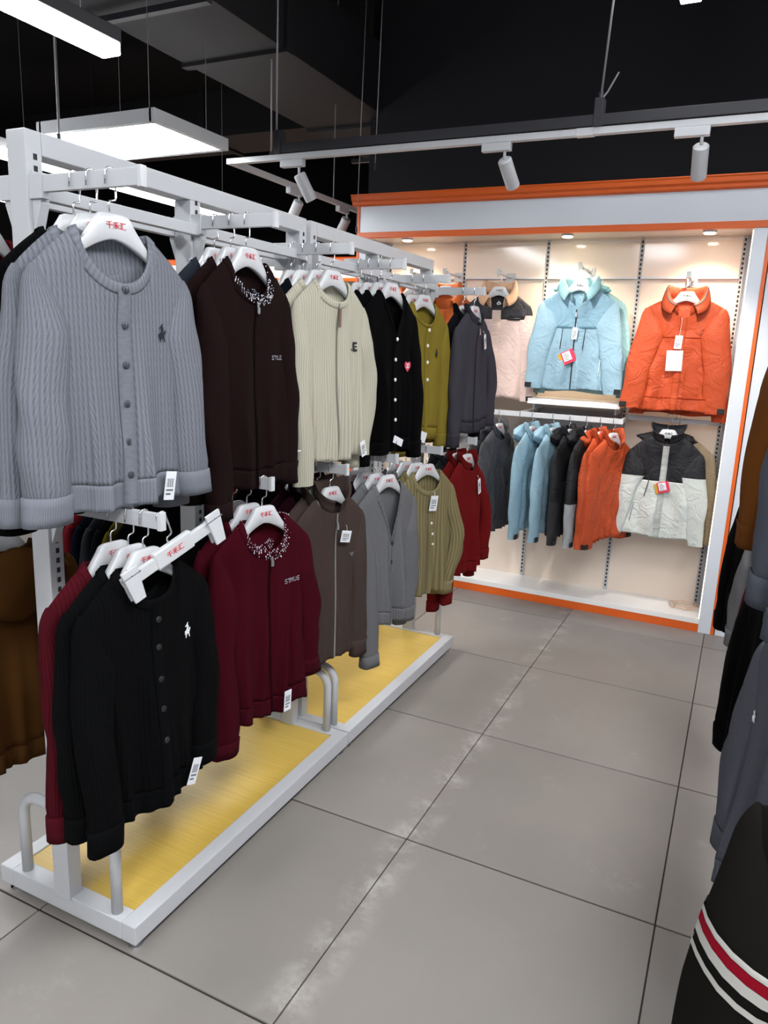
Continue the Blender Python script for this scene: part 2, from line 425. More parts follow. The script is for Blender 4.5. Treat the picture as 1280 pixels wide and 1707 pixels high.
# ------------------------------------------------------------------ orange booth
def booth(loc, w, label, bays, full=True):
    """front plane at local y=0, runs to +y; x from 0 to w"""
    t = thing('display_booth', label, 'display booth', loc)
    D = 0.28
    # plinth
    b = MB(); b.box(0.0905, w - 0.0905, 0.0, 0.02, 0.0, 0.052); b.obj('kick_strip', M['orange'], t, False, 0.002)
    b = MB(); b.box(0.0905, w - 0.0905, -0.003, D + 0.12, 0.052, 0.085); b.obj('base_board', M['base'], t, False, 0.002)
    b = MB(); b.box(0.0905, w - 0.0905, 0.03, D + 0.12, 0.0, 0.05); b.obj('plinth', M['slot'], t, False)
    # jambs
    for s, x0 in ((0, 0.0), (1, w - 0.09)):
        b = MB(); b.box(x0 + (0.02 if s == 0 else 0), x0 + (0.09 if s == 0 else 0.07), -0.004, D + 0.12, 0.0, 2.34); b.obj('jamb', M['fascia'], t, False, 0.002)
        xo = x0 if s == 0 else x0 + 0.07
        b = MB(); b.box(xo, xo + 0.02, -0.008, D + 0.12, 0.0, 2.36); b.obj('edge_trim', M['orange'], t, False, 0.002)
        xl = 0.0905 if s == 0 else w - 0.0955
        b = MB(); b.box(xl, xl + 0.005, 0.004, 0.012, 0.085, 2.33); b.obj('led_strip', M['led'], t)
    # fascia
    b = MB(); b.box(0.02, w - 0.02, -0.004, 0.016, 2.375, 2.545); b.obj('fascia', M['fascia'], t, False, 0.002)
    b = MB(); b.box(0.0, w, -0.012, 0.02, 2.338, 2.375); b.obj('lower_trim', M['orange'], t, False, 0.003)
    b = MB()
    prof = [(-0.012, 2.54), (-0.028, 2.55), (-0.03, 2.565), (-0.045, 2.575), (-0.048, 2.597), (-0.055, 2.604), (-0.055, 2.61), (D, 2.61), (D, 2.54)]
    n = len(prof)
    b.add([(-0.03, y, z) for y, z in prof] + [(w + 0.03, y, z) for y, z in prof],
          [tuple(range(n)), tuple(range(n, 2 * n))[::-1]] + [(i, (i + 1) % n, (i + 1) % n + n, i + n) for i in range(n)])
    b.obj('cornice', M['orange'], t)
    b = MB(); b.box(0.0, 0.02, -0.01, 0.02, 2.36, 2.545); b.obj('edge_trim', M['orange'], t, False, 0.002)
    b = MB(); b.box(w - 0.02, w, -0.01, 0.02, 2.36, 2.545); b.obj('edge_trim', M['orange'], t, False, 0.002)
    b = MB(); b.box(0.09, w - 0.09, 0.016, D + 0.12, 2.34, 2.36); b.obj('soffit', M['backing'], t)
    # back panels, upper ones standing proud of the lower ones
    for i in range(len(bays) - 1):
        x0, x1 = bays[i] + 0.012, bays[i + 1] - 0.012
        b = MB(); b.box(x0, x1, D - 0.012, D, 2.105, 2.34); b.obj('upper_panel', M['backing'], t, False, 0.002)
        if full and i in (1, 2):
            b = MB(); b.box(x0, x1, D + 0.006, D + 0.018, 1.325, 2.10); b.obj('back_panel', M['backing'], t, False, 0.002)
            b = MB(); b.box(x0, x1, D + 0.006, D + 0.018, 0.80, 1.32); b.obj('shelf_shade_panel', M['shelf_shade'], t, False, 0.002)  # shade below the shelf, put into the panel as grey colour
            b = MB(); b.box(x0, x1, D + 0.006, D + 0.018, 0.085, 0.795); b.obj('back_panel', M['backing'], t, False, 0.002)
        else:
            b = MB(); b.box(x0, x1, D + 0.006, D + 0.018, 0.085, 2.10); b.obj('back_panel', M['backing'], t, False, 0.002)
        b = MB(); b.box(x0, x1, D - 0.016, D - 0.008, 2.098, 2.108); b.obj('panel_trim', M['fascia'], t, False)
        if full:
            b = MB(); b.box(x0, x1, D - 0.02, D - 0.01, 2.318, 2.324); b.obj('led_reflection_line', M['base'], t)  # white strip modelled in place of the LED's reflection
    b = MB(); b.box(0.09, w - 0.09, D + 0.02, D + 0.12, 0.08, 2.34); b.obj('backboard', M['fascia'], t)
    for x in bays:
        b = MB(); b.box(x - 0.012, x + 0.012, D - 0.004, D + 0.02, 0.086, 2.338); u = b.obj('slotted_upright', M['white'], t)
        if full:
            s = MB()
            zz = 0.11
            while zz < 2.31:
                s.box(x - 0.005, x + 0.005, D - 0.0055, D - 0.0035, zz, zz + 0.015); zz += 0.0265
            so = s.obj('slots', M['slot'], u); so['kind'] = 'stuff'
    if full:
        for x in (0.35, 1.42, 2.22):
            b = MB(); b.tube([(x, 0.06, 2.326), (x, 0.06, 2.341)], 0.038, 20); ring = b.obj('downlight_ring', M['white'], t)
            b = MB(); b.tube([(x, 0.06, 2.322), (x, 0.06, 2.327)], 0.030, 20); b.obj('downlight_lens', M['warm'], ring)
            L = bpy.data.lights.new('downlight_beam', 'SPOT'); L.energy = DOWN_W; L.spot_size = math.radians(130); L.spot_blend = 0.8
            L.color = (1.0, 0.80, 0.60); L.shadow_soft_size = 0.03
            lo = bpy.data.objects.new('downlight_beam', L); COL.objects.link(lo); lo.parent = t; lo.location = (x, 0.06, 2.315)
    return t
BX, BY = -2.52, 4.70
BAYS = [0.13, 0.69, 1.255, 1.835, 2.405]
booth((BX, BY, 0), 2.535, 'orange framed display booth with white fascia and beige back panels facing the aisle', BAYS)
# neighbouring booth side panel to the right of the orange edge
nb = thing('side_panel', 'plain white upright panel right of the booth orange edge', 'panel', (0.02, BY, 0))
b = MB(); b.box(0.0, 1.9, 0.0, 0.4, 0.0, 2.36); b.obj('board', M['fascia'], nb, False, 0.002)
b = MB(); b.box(0.0, 1.9, -0.01, 0.4, 2.362, 2.61); b.obj('header', M['orange'], nb, False, 0.003)
# far booths
for k, x in enumerate((-8.6, -6.35, -4.98)):
    w = (2.2, 1.33, 2.1)[k]
    fb = booth((x, 8.3, 0), w, ('left of the three far orange topped booths at the back left of the store', 'middle far orange topped booth at the back seen between the rack rails', 'right far orange topped booth seen above the dark brown cardigans')[k],
          [0.1 + (w - 0.2) * i / 3 for i in range(4)], False)
    fb.scale = (1, 1, 1.025)
L = bpy.data.lights.new('far_booth_lamp', 'AREA'); L.shape = 'RECTANGLE'; L.size = 5; L.size_y = 0.2; L.energy = 22; L.color = (1, .85, .7)
lo = bpy.data.objects.new('far_booth_lamp', L); COL.objects.link(lo); lo.location = (-5.6, 8.0, 2.62); lo.rotation_euler = (math.radians(20), 0, 0)

# shelf and rails in the booth
def rail(loc, w, label, depth):
    t = thing('wall_hang_rail', label, 'rail', loc)
    b = MB(); b.box(0, w, -0.008, 0.008, -0.032, 0.0); b.obj('bar', M['white'], t, False, 0.002)
    for x in (0.012, w - 0.012):
        b = MB(); b.box(x - 0.006, x + 0.006, 0.008, depth, -0.028, -0.002); b.obj('bracket', M['white'], t, False, 0.001)
    return t
sh = thing('wall_shelf', 'narrow white shelf under the light blue jacket in the booth', 'shelf', (-1.255, 4.72, 1.31))
b = MB(); b.box(0, 0.575, 0, 0.252, 0, 0.035); b.obj('board', M['base'], sh, False, 0.002)
for x in (0.03, 0.545):
    b = MB(); b.box(x - 0.005, x + 0.005, 0.05, 0.252, -0.04, 0.0); b.obj('bracket', M['white'], sh, False)
rail((-1.265, 4.62, 1.262), 0.63, 'white hang rail carrying blue, black and orange jackets below the shelf', 0.358)
rail((-2.39, 4.62, 1.262), 0.56, 'white hang rail low in the booth behind the end of the rack', 0.358)
rail((-1.83, 4.62, 1.262), 0.56, 'white hang rail carrying the two dark grey jackets left of the blue ones', 0.358)
rail((-0.66, 4.86, 1.275), 0.545, 'white wall bar that holds the hook of the black and grey windbreaker', 0.118)

def wall_hook(x, z, y0, label):
    t = thing('display_hook', label, 'hook', (x, y0, z), 0, 'booth display hooks')
    b = MB(); b.box(-0.008, 0.008, 0, 4.975 - y0, -0.012, 0.0); b.obj('arm', M['white'], t, False, 0.001)
    b = MB(); b.box(-0.012, 0.012, -0.008, 0.0, -0.014, 0.02); b.obj('end_stop', M['white'], t, False, 0.001)
    b = MB(); b.box(-0.03, 0.03, 4.962 - y0, 4.968 - y0, -0.04, 0.02); b.obj('plate', M['white'], t, False, 0.001)
    return t

# cable coil on the booth base
cc = thing('cable_coil', 'loose coil of thin cream cable in the right corner of the booth floor', 'cable', (-0.19, 4.86, 0.087))
for k in range(5):
    b = MB(); rr = 0.046 + 0.011 * ((k * 3) % 5)
    b.tube([(rr * math.cos(a * PI / 14) + 0.004 * k, rr * 0.75 * math.sin(a * PI / 14), 0.004 + 0.006 * k + 0.003 * math.sin(a)) for a in range(29)], 0.0022, 6)
    b.obj('cable_loop', M['cable'], cc, True)

# ------------------------------------------------------------------ racks
PX = -1.535
def make_rack(y0, y1, posts, label):
    t = thing('garment_rack', label, 'clothes rack', (PX, y0, 0))
    L = y1 - y0; hw = 0.262; z0, z1 = 0.030, 0.086
    for s in (-1, 1):
        b = MB(); b.box(s * hw - (0.05 if s > 0 else 0), s * hw + (0.05 if s < 0 else 0), 0, L, z0, z1); b.obj('base_bar', M['white'], t, False, 0.003)
    for ya, yb in ((0, 0.05), (L - 0.05, L)):
        b = MB(); b.box(-hw + 0.05, hw - 0.05, ya, yb, z0, z1); b.obj('base_bar', M['white'], t, False, 0.003)
    b = MB(); b.box(-hw + 0.05, hw - 0.05, 0.05, L - 0.05, 0.066, 0.081); b.obj('wood_board', M['wood'], t)
    for sx in (-1, 1):
        for y in (0.03, L - 0.03):
            b = MB(); b.tube([(sx * (hw - 0.03), y, 0.0), (sx * (hw - 0.03), y, 0.006), (sx * (hw - 0.03), y, 0.012), (sx * (hw - 0.03), y, 0.032)], [0.02, 0.02, 0.008, 0.008], 14); b.obj('levelling_foot', M['chrome'], t)
    for i, py in enumerate(posts):
        y = py - y0; mid = 0 < i < len(posts) - 1
        zb = 0.6 if mid else 0.08
        b = MB(); b.box(-0.03, 0.03, y - 0.022, y + 0.022, zb, 2.012 if mid else 2.062); p = b.obj('post', M['white'], t, False, 0.003)
        s = MB(); z = 2.0
        while z > max(zb, 0.35):
            s.box(0.0295, 0.0308, y - 0.002, y + 0.008, z, z + 0.013)
            s.box(-0.0308, -0.0295, y - 0.002, y + 0.008, z, z + 0.013); z -= 0.0255
        so = s.obj('slots', M['slot'], p); so['kind'] = 'stuff'
        for sx in (-1, 1):
            b = MB(); b.prism([(sx * 0.031, 1.975), (sx * 0.058, 1.96), (sx * 0.058, 1.905), (sx * 0.031, 1.83)], y - 0.012, y + 0.012)
            b.obj('gusset', M['white'], t)
            b = MB(); b.prism([(sx * 0.031, 1.25), (sx * 0.058, 1.24), (sx * 0.058, 1.18), (sx * 0.031, 1.11)], y - 0.012, y + 0.012)
            b.obj('gusset', M['white'], t)
    a, c = posts[0] - y0, posts[-1] - y0
    b = MB(); b.box(-0.03, 0.03, a + 0.022, c - 0.022, 2.012, 2.062); b.obj('top_rail', M['white'], t, False, 0.003)
    for sx in (-1, 1):
        b = MB(); b.box(sx * 0.045 - 0.012, sx * 0.045 + 0.012, a, c, 1.914, 1.944); b.obj('cross_rail', M['white'], t, False, 0.002)
    b = MB(); b.box(-0.015, 0.015, a + 0.022, c - 0.022, 0.6, 0.64); b.obj('cross_rail', M['white'], t, False, 0.002)
    for yy in (0.025, L - 0.025):
        b = MB(); w = 0.175; zt = 0.335; r = 0.06
        pts = [(-w, yy, 0.08), (-w, yy, zt - r)]
        pts += [(-w + r - r * math.cos(q * PI / 12), yy, zt - r + r * math.sin(q * PI / 12)) for q in range(1, 7)]
        pts += [(w - r + r * math.sin(q * PI / 12), yy, zt - r + r * math.cos(q * PI / 12)) for q in range(0, 7)]
        pts += [(w, yy, 0.08)]
        b.tube(pts, 0.0155, 12); b.obj('guard_hoop', M['white'], t, True)
    return t
make_rack(1.247, 2.43, [1.262, 1.81, 2.395], 'nearer white metal garment rack on a yellow wood base')
make_rack(2.437, 3.64, [2.47, 3.02, 3.62], 'further white metal garment rack on a yellow wood base next to the booth')

def arm(y, z, x0, x1, label, group='white arms on the racks'):
    """flat bar along x, top at z"""
    t = thing('hanging_arm', label, 'rack arm', (x0, y, z), 0, group)
    L = x1 - x0; s = 1 if L > 0 else -1
    b = MB(); b.box(min(0, L), max(0, L), -0.007, 0.007, -0.036, 0); b.obj('bar', M['white'], t, False, 0.0015)
    b = MB(); b.box(L - 0.004, L + 0.008, -0.009, 0.009, -0.039, 0.004); b.obj('end_cap', M['plastic'], t, False, 0.002)
    b = MB(); b.box(min(-0.03 * s, 0.03 * s), max(-0.03 * s, 0.03 * s), -0.011, 0.011, -0.05, 0.004); b.obj('bracket', M['white'], t, False, 0.002)
    return t
NTH = ['first', 'second', 'third', 'fourth', 'fifth', 'sixth']
WHO_U = ['grey cable cardigans', 'dark brown rhinestone cardigans', 'cream ribbed cardigans', 'black cardigans with white buttons', 'mustard cardigans', 'dark grey zip jackets']
WHO_L = ['black cable cardigan with the white emblem', 'burgundy rhinestone cardigans', 'taupe ribbed zip cardigans', 'grey open cardigans', 'olive beige ribbed cardigans', 'dark red sweaters']
UA = [(1.255, 1.964, -1.495, -1.185), (1.80, 1.968, -1.50, -1.222), (2.32, 1.962, -1.545, -1.265), (2.755, 1.96, -1.50, -1.265), (3.25, 1.952, -1.545, -1.27), (3.64, 1.93, -1.505, -1.232)]
LA = [(1.255, 1.232, -1.50, -1.155), (1.81, 1.228, -1.50, -1.235), (2.345, 1.198, -1.50, -1.272), (2.755, 1.192, -1.505, -1.262), (3.25, 1.174, -1.52, -1.258), (3.64, 1.186, -1.50, -1.222)]
for i, a in enumerate(UA): arm(*a, 'upper white rack arm holding the ' + WHO_U[i])
for i, a in enumerate(LA): arm(*a, 'lower white rack arm holding the ' + WHO_L[i])
RA = [(1.255, 1.964, -1.575, -1.95, 'upper rear arm of the nearest rack post holding the burgundy garment'),
      (2.37, 1.93, -1.575, -1.95, 'upper rear arm with empty hooks behind the cream cardigans'),
      (1.255, 1.2, -1.575, -1.95, 'lower rear arm at the nearest post holding the brown hoodie'),
      (1.81, 1.242, -1.575, -2.1, 'lower rear arm behind the near rack holding the red and navy garments'),
      (2.37, 1.242, -1.575, -2.0, 'lower rear arm behind the near rack at its far post, holding red garments')]
for a in RA: arm(*a, group='rear arms of the racks')

# ------------------------------------------------------------------ hangers
def hanger_parts():
    b = MB()
    # hook: curls over a 14 mm bar, origin = bar top centre
    p = [(-0.0135, -0.030), (-0.0125, -0.012)]
    p += [(-0.0115 * math.cos(a * PI / 8), -0.003 + 0.0065 * math.sin(a * PI / 8)) for a in range(0, 9)]
    p += [(0.0115, -0.055), (0.009, -0.060), (-0.004, -0.063), (-0.006, -0.068), (-0.006, -0.092)]
    b.tube([(x, 0, z) for x, z in p], 0.0022, 7)
    hook = b.mesh('hook', M['chrome'], True)
    n = 41; v = []; f = []
    for i in range(n):
        x = -0.15 + 0.30 * i / (n - 1); ax = abs(x)
        if ax < 0.036: zt = -0.074 - 0.002 * (ax / 0.036) ** 4
        elif ax < 0.086:
            q = (ax - 0.036) / 0.05; zt = -0.076 - 0.064 * (0.75 * q + 0.25 * (1 - (1 - q) ** 2))
        else: zt = -0.142 - (ax - 0.086) / 0.094 * 0.078
        zb = -0.127 - 0.040 * min(1, ax / 0.088) ** 1.6
        if ax > 0.088: zb = -0.167 - (ax - 0.088) / 0.092 * 0.074
        dp = 0.007 + 0.002 * min(1, ax / 0.05) if ax < 0.07 else max(0.0035, 0.009 - (ax - .07) * .16)
        sec = [(-dp * .6, zt), (dp * .6, zt), (dp, zt - 0.003), (dp, zb + 0.003), (dp * .6, zb), (-dp * .6, zb), (-dp, zb + 0.003), (-dp, zt - 0.003)]
        v += [(x, y, z - 0.014) for y, z in sec]
    for i in range(n - 1):
        for k in range(8): f.append((i * 8 + k, i * 8 + (k + 1) % 8, (i + 1) * 8 + (k + 1) % 8, (i + 1) * 8 + k))
    f.append(tuple(range(8))); f.append(tuple((n - 1) * 8 + k for k in range(8)))
    b = MB(); b.add(v, f); body = b.mesh('hanger_body', M['plastic'], True)
    return hook, body
HOOK, BODY = hanger_parts()
def text_mesh(txt, size, mat, name, depth=0.0006):
    c = bpy.data.curves.new(name, 'FONT'); c.body = txt; c.size = size; c.align_x = 'CENTER'; c.align_y = 'CENTER'
    c.extrude = depth; c.resolution_u = 2
    o = bpy.data.objects.new(name, c); COL.objects.link(o)
    dg = bpy.context.evaluated_depsgraph_get(); dg.update()
    me = bpy.data.meshes.new_from_object(o.evaluated_get(dg))
    bpy.data.objects.remove(o)
    me.transform(Matrix.Rotation(PI / 2, 4, 'X'))
    me.materials.clear(); me.materials.append(mat)
    return me
LOGO = text_mesh('千禾汇', 0.0165, M['red'], 'shop_lettering')
LOGO_D = text_mesh('千禾汇', 0.0165, M['black'], 'shop_lettering')
def hanger(loc, psi, label, dark=False, lean=(0, 0), group='white plastic coat hangers'):
    t = thing('coat_hanger', label, 'hanger', loc, psi, group)
    t.rotation_euler = (lean[0], lean[1], psi)
    link('hook', HOOK, t)
    o = link('hanger_body', BODY, t)
    l = link('shop_lettering', LOGO_D if dark else LOGO, o); l.location = (0.004, -0.0089, -0.113)
    return t

# ------------------------------------------------------------------ garments
def sstep(x): x = np.clip(x, 0, 1); return x * x * (3 - 2 * x)
DEF = dict(ws=0.187, xn=0.082, zn=-0.122, zs=-0.205, hem=-0.76, wh=0.182, wc=0.192, D=0.026, Db=0.022, nd=0.085, v=False,
           band=0.055, collar='crew', slo=(0.03, 0.03), sly=(-0.015, -0.015), slz=(-0.78, -0.78), r0=0.052, r1=0.042, ry=0.6, cuff=0.06,
           fold=0.008, crink=0.0, kind='plain', col=(120, 120, 120), bandcol=None, yoke=None, yokecol=None, elbow=(0.02, 0.02), res=1, dn=0.034,
           sleevecol=None, skew=0.0)

def garment(name, label, cat, loc, psi, seed=0, lean=(0, 0), group=None, **kw):
    P = dict(DEF); P.update(kw)
    rg = np.random.RandomState(seed + 11)
    mat = fabric(P['col'], P['kind'])
    bmat = fabric(P['bandcol'] or P['col'], 'ribd' if P['kind'] not in ('shell', 'shellq') else P['kind'])
    root = thing(name, label, cat, loc, psi, group)
    root.rotation_euler = (lean[0], lean[1], psi)
    ws, xn, zn, zs, hem = P['ws'], P['xn'], P['zn'], P['zs'], P['hem']
    un = xn / ws
    def ztop(u, front):
        x = np.abs(u) * ws
        t = np.clip((x - xn) / (ws - xn), 0, 1)
        z = zn - (zn - zs) * (0.8 * t + 0.2 * t * t)
        q = np.clip(x / xn, 0, 1)
        if front:
            dip = P['nd'] * ((1 - q) if P['v'] else np.sqrt(np.clip(1 - q ** 2.1, 0, 1)))
            dip = dip if not P['v'] else P['nd'] * (1 - q) ** 0.95
        else:
            dip = 0.014 * (1 - q ** 2)
        return np.where(x < xn, zn - dip, z)
    def Wz(z):
        ua = zs - 0.20
        lo = P['wh'] + (P['wc'] - P['wh']) * sstep((z - hem) / (ua - hem))
        t = sstep((z - ua) / (zs - ua))
        return np.where(z < ua, lo, P['wc'] + (ws - P['wc']) * t)
    ks = rg.uniform(1.6, 5.2, 5); ph = rg.uniform(0, 6.28, 5); dr = rg.uniform(-3, 3, 5); am = P['fold'] * np.array([1, .8, .7, .5, .4])
    ck = rg.uniform(-60, 60, (7, 2)); cp = rg.uniform(0, 6.28, 7)
    nr = 7; rx_ = np.linspace(-.155, .155, nr) + rg.uniform(-.018, .018, nr); rw_ = rg.uniform(.007, .016, nr); rs_ = rg.uniform(-.12, .12, nr)
    ra_ = rg.uniform(.5, 1.4, nr) * P['fold'] * P.get('ridge', 1.5); rz_ = rg.uniform(.05, .3, nr)
    def disp(x, z, side):
        rmp = sstep((zs - 0.02 - z) / max(0.05, (zs - hem))) * 0.9 + 0.1
        d = 0
        for i in range(5):
            d = d + am[i] * np.sin(ks[i] * x / 0.2 * PI + ph[i] + side * 1.7 + dr[i] * (z - zs))
        d = d * rmp
        for i in range(nr):
            g_ = np.exp(-((x - rx_[i] * (1 - .3 * side) - rs_[i] * (z - hem)) / rw_[i]) ** 2)
            d = d + ra_[i] * g_ * sstep((zs - rz_[i] - z) / .22)
        if P['crink']:
            c = 0
            for i in range(7): c = c + np.sin(ck[i, 0] * x + ck[i, 1] * z * 0.7 + cp[i] + side)
            d = d + P['crink'] * c / 2.6
        return d
    def depth(u, z, front):
        D = P['D'] if front else P['Db']
        zt = ztop(u, front)
        au = np.abs(u)
        base = D * np.sqrt(np.clip(1 - au ** 2.2, 0, 1)) * (1 + 0.35 * sstep((zs - z) / 0.5))
        x = u * np.minimum(Wz(np.minimum(z, zs)), 9)
        edge = sstep((1 - au) / 0.25)
        base = base + disp(x, z, 0 if front else 1) * edge
        q = np.clip(np.abs(u) * ws / xn, 0, 1)
        top = np.where(np.abs(u) * ws < xn, np.maximum(P['dn'] * np.sqrt(np.clip(1 - q ** 2, 0, 1)), 0.0), 0.0)
        s = np.where(np.abs(u) * ws < xn, sstep((z - (zt - 0.11)) / 0.11), np.clip((z - (zt - 0.07)) / 0.07, 0, 1) ** 3.2)
        return np.maximum(base * (1 - s) + top * s, 0.0)
    uu = np.concatenate([np.linspace(-1, -un, 10 * P['res'])[:-1], np.linspace(-un, un, 15 * P['res']), np.linspace(un, 1, 10 * P['res'])[1:]])
    NU = len(uu); NV = 30 * P['res'] + 1
    vv = 1 - (1 - np.linspace(0, 1, NV)) ** 1.25
    hemw = P.get('hemwave', 0.006)
    zmid_ = lambda z: int(np.argmin(np.abs(hem + (zs - hem) * vv - z)))
    KB = max(2, zmid_(hem + P['band'])) if P['band'] else 0
    KY = zmid_(P['yoke']) if P['yoke'] is not None else NV
    hz = hem + hemw * np.sin(uu * 4 + ph[0]) + P['skew'] * uu
    def sheet(front):
        zt = ztop(uu, front)
        Z = hz[None, :] + (zt - hz)[None, :] * vv[:, None]
        knots = [(0, hz)]
        if P['band']: knots.append((KB, hz + P['band']))
        if P['yoke'] is not None: knots.append((KY, np.full(NU, P['yoke'])))
        knots.append((NV - 1, zt))
        for (k0, za), (k1, zb_) in zip(knots[:-1], knots[1:]):
            for kk in range(k0, k1 + 1):
                f_ = (vv[kk] - vv[k0]) / (vv[k1] - vv[k0])
                Z[kk] = za + (zb_ - za) * f_
        UU = np.broadcast_to(uu, Z.shape)
        X = UU * Wz(np.minimum(Z, zs))
        d = depth(UU, Z, front)
        d[:, 0] = 0; d[:, -1] = 0
        out = np.abs(uu) >= un - 1e-6
        d[-1, out] = 0
        Y = -d if front else d
        return X, Y, Z
    FX, FY, FZ = sheet(True); BX_, BY_, BZ = sheet(False)
    pf = np.stack([FX, FY, FZ], -1).reshape(-1, 3); pb = np.stack([BX_, BY_, BZ], -1).reshape(-1, 3)
    nF = len(pf)
    verts = np.concatenate([pf, pb])
    # weld side columns and shoulder rows
    mp = np.arange(len(verts))
    for i in range(NV):
        for j in (0, NU - 1): mp[nF + i * NU + j] = i * NU + j
    for j in range(NU):
        if abs(uu[j]) >= un - 1e-6: mp[nF + (NV - 1) * NU + j] = (NV - 1) * NU + j
    groups = {}
    zb = hem + P['band']
    def put(key, q, uvq): groups.setdefault(key, []).append((q, uvq))
    for side in (0, 1):
        off = 0 if side == 0 else nF
        Xs, Zs = (FX, FZ) if side == 0 else (BX_, BZ)
        for i in range(NV - 1):
            for j in range(NU - 1):
                q = [off + i * NU + j, off + i * NU + j + 1, off + (i + 1) * NU + j + 1, off + (i + 1) * NU + j]
                uvq = [(Xs.flat[k - off], Zs.flat[k - off]) for k in q]
                if side: q = q[::-1]; uvq = uvq[::-1]
                zc = (Zs[i, j] + Zs[i + 1, j + 1]) / 2
                if P['band'] and i < KB: key = 'hem_band'
                elif P['yoke'] is not None and i >= KY: key = 'yoke'
                else: key = 'body'
                put(key, q, uvq)
    def build(pname, qs, V, mt, smooth=True, solid=0, parent=None):
        used = {}; vs = []; fs = []; uvs = []
        for q, uvq in qs:
            ff = []; uf = []
            for k, w in zip(q, uvq):
                k = int(mp[k]) if V is verts else k
                if k not in used: used[k] = len(vs); vs.append(tuple(V[k]))
                if used[k] not in ff: ff.append(used[k]); uf.append(w)
            if len(ff) >= 3: fs.append(ff); uvs += uf
        me = bpy.data.meshes.new(pname); me.from_pydata(vs, [], fs)
        ul = me.uv_layers.new(name='UVMap'); ul.data.foreach_set('uv', np.array(uvs, dtype=np.float32).ravel())
        me.materials.append(mt)
        if smooth: me.polygons.foreach_set('use_smooth', [True] * len(me.polygons))
        o = link(pname, me, parent or root)
        if solid:
            md = o.modifiers.new('s', 'SOLIDIFY'); md.thickness = solid; md.offset = -1
        return o
    body = build('body', groups['body'], verts, mat, solid=0.0025)
    if 'hem_band' in groups: build('hem_band', groups['hem_band'], verts, bmat, solid=0.005)
    if 'yoke' in groups: build('yoke', groups['yoke'], verts, fabric(P['yokecol'], P['kind']), solid=0.0025)
    def yf(x, z, off=0.002):
        u = np.clip(x / float(Wz(np.array(min(z, zs)))), -0.999, 0.999)
        return -float(depth(np.array([u]), np.array([float(z)]), True)[0]) - off
    # sleeves
    for si, sg in enumerate((-1, 1)):
        zc = P['slz'][si]; so = P['slo'][si]; sy = P['sly'][si]; eb = P['elbow'][si]
        ns = 30; na = 18; V = []; tt = np.linspace(0, 1, ns)
        cut = zc + P['cuff']
        a1, a2, a3 = rg.uniform(0, 6.28, 3)
        zst = zs + 0.004
        for t in tt:
            z = zst + (zc - zst) * (t ** 1.15)
            tt2 = (zst - z) / (zst - zc)
            g = min(1, tt2 / 0.26)
            wd = 2 * (P['r0'] + (P['r1'] - P['r0']) * max(0, (tt2 - .2) / .8) ** 0.9)
            wd = 0.012 + (wd - 0.012) * (g ** 0.62)
            xo_ = ws + 0.017 * (1 - (1 - min(1, tt2 / 0.09)) ** 2) + so * tt2 ** 1.3 + eb * math.sin(PI * min(1, tt2)) ** 2
            r = wd / 2
            if P['cuff'] and z < cut: r *= 0.93
            cx = xo_ - wd / 2
            cy = sy * sstep(np.array(tt2 * 1.3)) + 0.001
            cap = 1
            for k in range(na):
                th = 2 * PI * k / na
                wr = 0.004 * math.sin(2 * th + a1 + 15 * tt2 + 2 * math.sin(5 * tt2 + a2)) + 0.003 * math.sin(3 * th + a2 - 11 * tt2) + 0.0028 * math.sin(th * 4 + a3 + 9 * tt2) + 0.004 * max(0, math.sin(th * 5 + a3 - 3 * tt2)) ** 3 * (1 if P['kind'] in ('plain', 'heather') else .4)
                wr *= 0.55 * (0.5 + P['fold'] / 0.010) * (0.25 if tt2 < 0.2 else 0.8) * (1.25 if 0.45 < tt2 < 0.95 else 1)
                rr = r + wr * min(1, tt2 * 5)
                yy_ = math.sin(th); V.append((sg * (cx + rr * math.cos(th)), cy + rr * P['ry'] * math.copysign(abs(yy_) ** 0.8, yy_), z))
        qs = []; qc = []
        for i in range(ns - 1):
            for k in range(na):
                k2 = (k + 1) % na
                q = (i * na + k, i * na + k2, (i + 1) * na + k2, (i + 1) * na + k)
                uvq = [(kk * 2 * P['r0'] * 1.4 * PI / na / 1.6, V[qi][2]) for qi, kk in zip(q, (k, k + 1, k + 1, k))]
                if sg < 0: q = q[::-1]; uvq = uvq[::-1]
                zmid = (V[q[0]][2] + V[q[2]][2]) / 2
                (qc if P['cuff'] and zmid < cut else qs).append((q, uvq))
        q = tuple(range(na)); qs.append((q if sg < 0 else q[::-1], [(0, 0)] * na))
        if P['yoke'] is not None and P.get('sleeveyoke'):
            zy = P['sleeveyoke']
            zt_ = lambda e: max(V[k_][2] for k_ in e[0])
            qa = [e for e in qs if zt_(e) > zy]; qs = [e for e in qs if zt_(e) <= zy]
            build('sleeve_top', qa, V, fabric(P['yokecol'], P['kind']))
        s = build('sleeve', qs, V, fabric(P['sleevecol'] or P['col'], P['kind']))
        if qc: build('cuff', qc, V, bmat, solid=0.004, parent=s)
